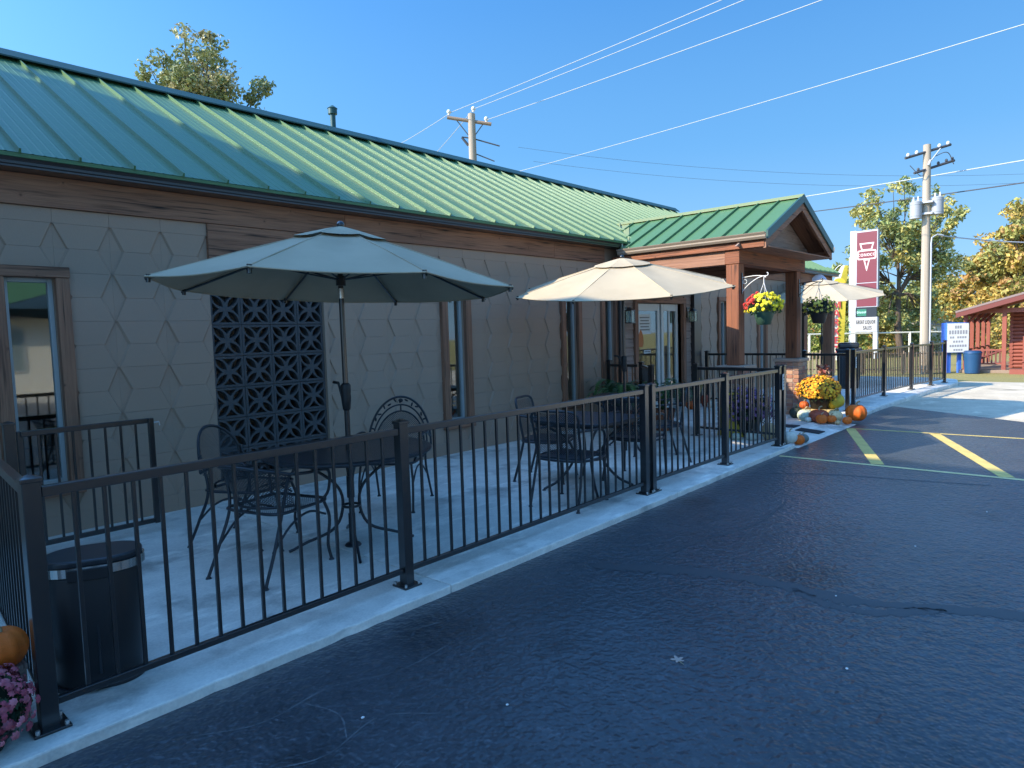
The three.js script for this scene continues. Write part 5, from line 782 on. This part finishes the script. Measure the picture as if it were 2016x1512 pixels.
/* red log cabin */
{
  const z0 = -36.45, g0 = gy(z0) - .035, c = thing('log_cabin', 'red stained log cabin with open front porch at the right edge', 'cabin', [-5.35, g0, z0]); const post = (x, z, h = 2.6) => mesh('porch_post', rbox(.16, h, .16, x, h / 2 + .1, z), M.redwood, c);
  for (const z of [0, -1.7, -3.4, -5.1, -6.8]) post(0, z); post(1.42, 0, 2.95); post(3.6, 0, 2.95);
  mesh('porch_floor', rbox(7.2, .14, 7.4, 3.4, .08, -3.4), M.oldwood, c); mesh('step', rbox(1.6, .22, .5, 2.5, .11, .5), M.redwood, c);
  for (const z of [0, -1.7, -3.4, -5.1]) mesh('brace', stick([0, 2.2, z - .1], [.45, 2.68, z - .1], .06, .06, 4), M.redwood, c);
  mesh('rail', merge([rbox(1.3, .07, .06, .7, 1.02, 0), rbox(1.3, .06, .05, .7, .42, 0)]), M.redwood, c); mesh('rail', rbox(.06, .07, 6.6, 0, 1.02, -3.4), M.redwood, c); mesh('brace', stick([.1, .45, .0], [1.35, 1.0, -.02], .05, .05, 4), M.redwoodDark, c); for (let k = 1; k < 9; k++) mesh('baluster', rbox(.06, .6, .04, .08 + k * .15, .72, 0), M.redwoodDark, c);
  mesh('beam', rbox(3.7, .2, .14, 1.75, 2.75, 0), M.redwood, c); mesh('beam', rbox(.14, .2, 7, 0, 2.65, -3.4), M.redwood, c);
  for (let k = 0; k < 16; k++) { mesh('log', stick([1.5, .24 + k * .165, -1.3], [6.6, .24 + k * .165, -1.3], .088, .088, 8), M.redwood, c); mesh('log', stick([1.55, .24 + k * .165, -1.2], [1.55, .24 + k * .165, -7], .088, .088, 8), M.redwood, c); }
  mesh('bench_back', merge(Array.from({ length: 7 }, (_, k) => box(1.6, .09, .03, 2.9, .45 + k * .14, -.3))), M.redwood, c); mesh('bench_frame', merge([box(.06, 1.5, .06, 2.08, .85, -.33), box(.06, 1.5, .06, 3.7, .85, -.33), box(1.7, .05, .5, 2.9, .45, -.55), box(.06, .4, .06, 2.1, .25, -.78), box(.06, .4, .06, 3.68, .25, -.78)]), M.redwood, c);
  const rf = new THREE.Group(); rf.name = 'roof'; c.add(rf); const slab = (x0, y0, x1, y1) => { const a = new THREE.Shape([[x0, y0], [x1, y1], [x1, y1 + .09], [x0, y0 + .09]].map(p => new THREE.Vector2(...p))); return new THREE.ExtrudeGeometry(a, { depth: 8, bevelEnabled: false }).translate(0, 0, -7.4); };
  mesh('roof_slope', slab(-.32, 2.70, 3.5, 3.80), M.shingle, rf); mesh('roof_slope', slab(3.5, 3.80, 7.3, 2.70), M.shingle, rf); const rb = (x0, y0, x1, y1) => { const a = new THREE.Shape([[x0, y0 - .2], [x1, y1 - .2], [x1, y1], [x0, y0]].map(p => new THREE.Vector2(...p))); return new THREE.ExtrudeGeometry(a, { depth: .05, bevelEnabled: false }).translate(0, 0, .56); }; mesh('rake_board', rb(-.3, 2.69, 3.5, 3.79), M.redwoodDark, rf); mesh('rake_board', rb(3.5, 3.79, 7.3, 2.69), M.redwoodDark, rf); mesh('gable_beam', stick([.9, 2.85, -.02], [2.8, 3.45, -.02], .1, .1, 4), M.redwood, c);
}
{ const b = thing('blue_barrel', 'blue plastic trash can in front of the cabin porch', 'trash can', [-4.98, gy(-35.9) - .035, -35.75]); mesh('body', new THREE.LatheGeometry([[0, 0], [.27, 0], [.29, .05], [.34, .9], [.36, .9], [.36, .95], [.32, .95], [.26, .08], [0, .08]].map(p => new THREE.Vector2(...p)), 22), std([.015, .07, .16], .45), b); mesh('lid', cyl(.35, .3, .07, 0, .952, 0, 22), std([.012, .05, .12], .45), b); }
{ const b = thing('tall_bin', 'tall black waste bin beside the pole of the farthest umbrella', 'trash can', [-4.75, .035, -16.85], .3); const g = rbox(.5, .86, .5, 0, .43, 0, .03), p = g.attributes.position; for (let i = 0; i < p.count; i++) { const k = .86 + .14 * p.getY(i) / .86; p.setX(i, p.getX(i) * k); p.setZ(i, p.getZ(i) * k); } g.computeVertexNormals(); mesh('body', g, M.plastic, b); mesh('lid', merge([rbox(.55, .06, .55, 0, .89, 0, .02), rbox(.44, .14, .44, 0, .98, 0, .05)]), M.plasticLid, b); for (const x of [-.12, .12]) mesh('rib', box(.02, .7, .012, x, .45, .245), M.plasticLid, b); }
/* board fence and white rail beyond the walk */
{
  const a = V(-15.5, 0, -26.6), b = V(-5.9, 0, -35.3), L = a.distanceTo(b), f = thing('picket_fence', 'weathered brown picket fence beyond the far walk', 'fence', [a.x, 0, a.z]), d = b.clone().sub(a).normalize(), ry = Math.atan2(-d.z, d.x), n = Math.floor(L / .165), bgs = [0, 1, 2].map(k => uvm(rbox(.045, .92 + .02 * k, .03, 0, 0, 0, .004), 'y', 1, 1, k * .4, k * .3));
  for (let i = 0; i < n; i++) { const t = (i + .5) * .165, z = a.z + d.z * t, m = mesh('picket', pick(bgs), M.oldwood, f); m.position.set(d.x * t, gy(z) + .53 + rr(-.02, .02), d.z * t); m.rotation.y = ry; }
  for (let i = 0; i < 7; i++) { const t0 = L * i / 7, t1 = L * (i + 1) / 7, q = t => V(d.x * t, gy(a.z + d.z * t), d.z * t), A = q(t0), Bq = q(t1), o = V(d.z, 0, -d.x).multiplyScalar(.035); for (const y of [.2, .92]) mesh('rail', stick(A.clone().setY(A.y + y).add(o), Bq.clone().setY(Bq.y + y).add(o), .03, .03, 4), M.oldwood, f); mesh('post', rbox(.09, 1.1, .09, A.x + o.x * 2, A.y + .5, A.z + o.z * 2), M.oldwood, f); }
}
{ const a = V(-19, 0, -44), b = V(-9.0, 0, -52.8), f = thing('white_rail', 'low white rail in front of the far bushes', 'fence', [a.x, -.86, a.z]), d = b.clone().sub(a), n = 6; mesh('rail', stick([0, 1.78, 0], [d.x, 1.66, d.z], .07, .07, 4), M.cream, f); for (let i = 0; i <= n; i++) mesh('post', rbox(.14, 1.7, .14, d.x * i / n, .85, d.z * i / n), M.cream, f); }
{ const s = thing('cream_shed', 'small cream shed far behind the right utility pole', 'shed', [-10.9, -.86, -59.5], .2); mesh('wall', box(3.4, 2.1, 3, 0, 1.05, 0), M.cream, s); mesh('roof', new THREE.ExtrudeGeometry(new THREE.Shape([[-1.9, 0], [1.9, 0], [0, .6]].map(p => new THREE.Vector2(...p))), { depth: 3.3, bevelEnabled: false }).translate(0, 2.1, -1.65), std([.3, .28, .26], .8), s); mesh('door', box(.8, 1.7, .04, -.6, .86, 1.5), std([.4, .38, .32], .7), s); }

/* trees */
const RX = .74, RZ = -.67;                            // the sideways direction in which the crowns were measured
function tree(name, label, base, o) {
  const t = thing(name, label, 'tree', base, 0, o.group), wood = [], L = [], LC = [], h0 = o.trunk, top = V(o.lean?.[0] || 0, h0, o.lean?.[1] || 0);
  const mid = top.clone().multiplyScalar(.5).add(V(rr(-.15, .15), 0, rr(-.15, .15))); wood.push(stick([0, -.1, 0], mid, o.r, o.r * .82, 10), stick(mid, top, o.r * .82, o.r * .6, 10));
  const all = [];
  for (const [u, y, ru, ry, n, dz = 0] of o.lobes) {
    const C = V(u * RX + dz * .67, y, u * RZ + dz * .74), fork = top.clone().lerp(C, .35).add(V(rr(-.3, .3), rr(-.1, .3), rr(-.3, .3))); wood.push(stick(top.clone().multiplyScalar(.93), fork, o.r * .5, o.r * .34, 7));
    for (let i = 0; i < n; i++) { const a = rnd() * 6.2832, z = rr(-1, 1), k = Math.pow(rnd(), .38), s = Math.sqrt(1 - z * z), P = C.clone().add(V(Math.cos(a) * s * ru * k, z * ry * k, Math.sin(a) * s * ru * k)); const m = fork.clone().lerp(P, .55).add(V(rr(-.25, .25), rr(-.35, .1), rr(-.25, .25)).multiplyScalar(ru * .35)); wood.push(stick(fork, m, o.r * .2, o.r * .12, 5), stick(m, P, o.r * .12, o.r * .04, 4)); all.push(P); if (rnd() < .6) all.push(m.clone().lerp(P, .6)); }
  }
  mesh('trunk', merge(wood), M.bark, t);
  for (const c of all) { const n = Math.round(o.leaves * rr(.5, 1.4)), R = o.clump * rr(.6, 1.3), col0 = pick(o.cols); for (let i = 0; i < n; i++) { const v = V(rr(-1, 1), rr(-1, 1), rr(-1, 1)); if (v.length() > 1) { i -= .7; continue; } v.y *= .75; leafAt(L, LC, c.clone().addScaledVector(v, R), o.leaf * rr(.7, 1.3), rnd() < .75 ? col0 : pick(o.cols), .1, o.len || 1.6); } }
  const g = new THREE.BufferGeometry(); g.setAttribute('position', new THREE.Float32BufferAttribute(L, 3)); g.setAttribute('color', new THREE.Float32BufferAttribute(LC, 3)); g.computeVertexNormals(); mesh('crown', g, M.leafMat, t).userData.kind = 'stuff'; return t;
}
const olive = [[.34, .36, .13], [.27, .31, .12], [.42, .40, .16], [.50, .44, .22], [.22, .26, .10]], gold = [[0.506, 0.368, 0.063], [0.437, 0.356, 0.069], [0.345, 0.322, 0.069], [0.552, 0.368, 0.069], [0.253, 0.265, 0.069], [0.460, 0.253, 0.069]], green = [[0.312, 0.351, 0.104], [0.221, 0.273, 0.091], [0.429, 0.403, 0.117], [0.520, 0.442, 0.117]], lime = [[.34, .38, .06], [.25, .31, .055], [.43, .40, .08], [.16, .23, .05]];
const street = 'trees beyond the street';
tree('oak_tree', 'broad oak crown showing above the roof ridge at left', [-27.8, gy(-12) - .04, -12.4], { trunk: 8.2, r: .34, lobes: [[0, 12.2, 1.9, 1.9, 40], [-1.9, 11.4, 1.1, 1.5, 18], [1.5, 11.2, 1.5, 1.3, 22], [-2.9, 10.1, .7, .9, 9], [.3, 10.0, 2.4, 1.1, 24], [2.7, 9.8, 1.0, .8, 12]], leaves: 120, clump: .46, leaf: .11, cols: olive });
tree('locust_tree', 'airy tree with thin branches directly behind the right utility pole', [-11.8, gy(-54) - .04, -54.1], { trunk: 4.6, r: .26, lobes: [[-1.1, 9.6, 2.5, 2.8, 30], [2.5, 9.2, 2.3, 2.5, 17], [-2.9, 6.4, 1.8, 2.0, 14], [.6, 6.6, 2.4, 2.0, 14], [2.6, 6.2, 1.5, 1.6, 12], [-1.6, 3.6, 1.8, 1.3, 14], [1.4, 3.4, 1.5, 1.1, 10]], leaves: 80, clump: .62, leaf: .15, len: 2.2, cols: green, lean: [-.2, 0] });
tree('maple_tree', 'large golden green tree at the right edge above the cabin', [-5.6, gy(-75) - .04, -75], { trunk: 3.4, r: .4, lobes: [[1.5, 9.4, 4.4, 4.0, 110], [-3.2, 6.6, 3.0, 4.0, 70], [4.5, 8.4, 3.6, 4.6, 60], [0, 3.8, 4.6, 2.6, 70]], leaves: 120, clump: .85, leaf: .25, cols: gold, group: street });
tree('maple_tree', 'golden tree behind and left of the large one at the right edge', [-11.2, gy(-82) - .04, -82], { trunk: 2.6, r: .32, lobes: [[0, 4.6, 3.6, 3.0, 60], [2.5, 3.6, 3, 2.4, 30]], leaves: 58, clump: .85, leaf: .25, cols: gold, group: street });
tree('maple_tree', 'golden tree running out of the picture at the right edge', [2.2, gy(-75) - .04, -78], { trunk: 3.4, r: .4, lobes: [[0, 7.6, 4.8, 5, 80]], leaves: 58, clump: .9, leaf: .26, cols: gold, group: street });
tree('roadside_tree', 'green tree behind the tall fuel sign', [-21.5, gy(-80) - .04, -80], { trunk: 2.8, r: .34, lobes: [[0, 5.4, 3.4, 3.4, 60], [-2.4, 3.6, 2.6, 2.2, 30]], leaves: 56, clump: .8, leaf: .25, cols: green, group: street });
tree('roadside_tree', 'green tree left of the tall fuel sign above the far eave', [-29.5, gy(-80) - .04, -80], { trunk: 2.8, r: .34, lobes: [[1.5, 6.4, 3.0, 2.6, 45], [-1.5, 4.6, 3.4, 2.6, 45]], leaves: 54, clump: .8, leaf: .25, cols: green, group: street });
tree('roadside_tree', 'green tree between the fuel sign and the locust tree', [-16.0, gy(-80) - .04, -84], { trunk: 2.4, r: .34, lobes: [[0, 4.4, 4, 3.0, 60]], leaves: 54, clump: .85, leaf: .25, cols: green, group: street });
function bush(label, base, R, h, cols, n) { const b = thing('bush', label, 'bush', base, 0, 'bushes along the far fence'), L = [], LC = [], st = []; for (let i = 0; i < 9; i++) { const a = rnd() * 6.28; st.push(stick([0, 0, 0], [Math.cos(a) * R * .6, h * rr(.5, .85), Math.sin(a) * R * .6], .025, .01, 5)); } mesh('stems', merge(st), M.bark, b); for (let i = 0; i < n; i++) { const a = rnd() * 6.28, u = rnd(), k = Math.sqrt(rnd()), bump = 1 + .25 * Math.sin(a * 3 + u * 5); leafAt(L, LC, V(Math.cos(a) * R * k * bump * Math.sqrt(1 - u * u * .75), .15 + u * h * bump, Math.sin(a) * R * k * bump * Math.sqrt(1 - u * u * .75)), rr(.1, .2), pick(cols), .2); } const g = new THREE.BufferGeometry(); g.setAttribute('position', new THREE.Float32BufferAttribute(L, 3)); g.setAttribute('color', new THREE.Float32BufferAttribute(LC, 3)); g.computeVertexNormals(); mesh('crown', g, M.leafMat, b).userData.kind = 'stuff'; }
[['lime green bush seen past the right porch post', -17.2, -49, 2.0, 2.6, lime], ['bright bush just right of the far umbrella pole', -14.8, -50.5, 1.7, 2.2, lime], ['yellow bush under the fuel sign letter board', -13.8, -54.5, 1.5, 2.6, gold], ['green bush at the foot of the locust tree', -12.0, -57.5, 1.8, 2.2, green], ['green bush left of the cream shed', -13.4, -60.5, 2.0, 2.4, green], ['golden bush between the blue sign and the cabin', -8.3, -60, 2.2, 2.8, gold], ['golden bush behind the cabin porch', -5.6, -58, 2.4, 2.6, gold]].forEach(([l, x, z, R, h, c]) => bush(l, [x, gy(z) - .04, z], R, h, c, 2200));
{ const L = [], LC = []; for (let i = 0; i < 60000; i++) { const x = rr(-70, 40), k = vnoise((x + 70) / 110, .5, 22, 3, 301), y = Math.pow(rnd(), .8) * (3.2 + 3.6 * k); leafAt(L, LC, V(x, gy(-100) + y, -98 - rnd() * 9 - x * .12), rr(.3, .55), pick(k > .5 ? green : gold), .2); } const g = new THREE.BufferGeometry(); g.setAttribute('position', new THREE.Float32BufferAttribute(L, 3)); g.setAttribute('color', new THREE.Float32BufferAttribute(LC, 3)); g.computeVertexNormals(); const m = mesh('distant_wood', g, M.leafMat); m.userData.kind = 'stuff'; tag(m, 'far off autumn wood along the horizon', 'trees'); }

/* buildings outside the frame: the tall wing whose eave shades patio and lot, and the store across the lot mirrored in the windows */
{
  const w = thing('tall_wing', 'two storey grey wing behind the viewer that shades the patio', 'building', [-5, -.05, 7]); mesh('wall', box(9.2, 8.7, 7.4, -2.3, 4.35, 0), M.cream, w); mesh('roof', merge([quad([-7.2, 8.7, -4.0], [2.6, 8.7, -4.0], [2.6, 10.6, 0], [-7.2, 10.6, 0]), quad([-7.2, 8.7, 4.0], [2.6, 8.7, 4.0], [2.6, 10.6, 0], [-7.2, 10.6, 0])]), M.roof, w); mesh('eave', box(9.8, .32, .3, -2.3, 8.89, -3.85), M.gutter, w); for (let k = 0; k < 3; k++) { const q = mesh('window', box(1.2, 1.4, .04, -5 + k * 2.6, 5.6, -3.71), M.winFrame, w); mesh('pane', box(1.05, 1.25, .02, -5 + k * 2.6, 5.6, -3.735), M.glass, q); }
  const s = thing('store_across_lot', 'low store with green roof across the lot, seen only in the window reflections', 'building', [15, -.05, -9]); mesh('wall', box(6, 3.0, 22, 3, 1.5, 0), M.cream, s); mesh('roof', quad([-.7, 2.75, -11.5], [-.7, 2.75, 11.5], [3.2, 4.6, 11.5], [3.2, 4.6, -11.5]), M.roof, s); mesh('fascia', box(.06, .3, 23, -.7, 2.72, 0), M.gutter, s); for (let k = 0; k < 5; k++) { const q = mesh('shop_window', box(.06, 1.5, 2.2, -.01, 1.5, -8.5 + k * 4.2), M.winFrame, s); mesh('pane', box(.02, 1.36, 2.05, -.05, 1.5, -8.5 + k * 4.2), M.glass, q); }
}
renderer.render(scene, camera);
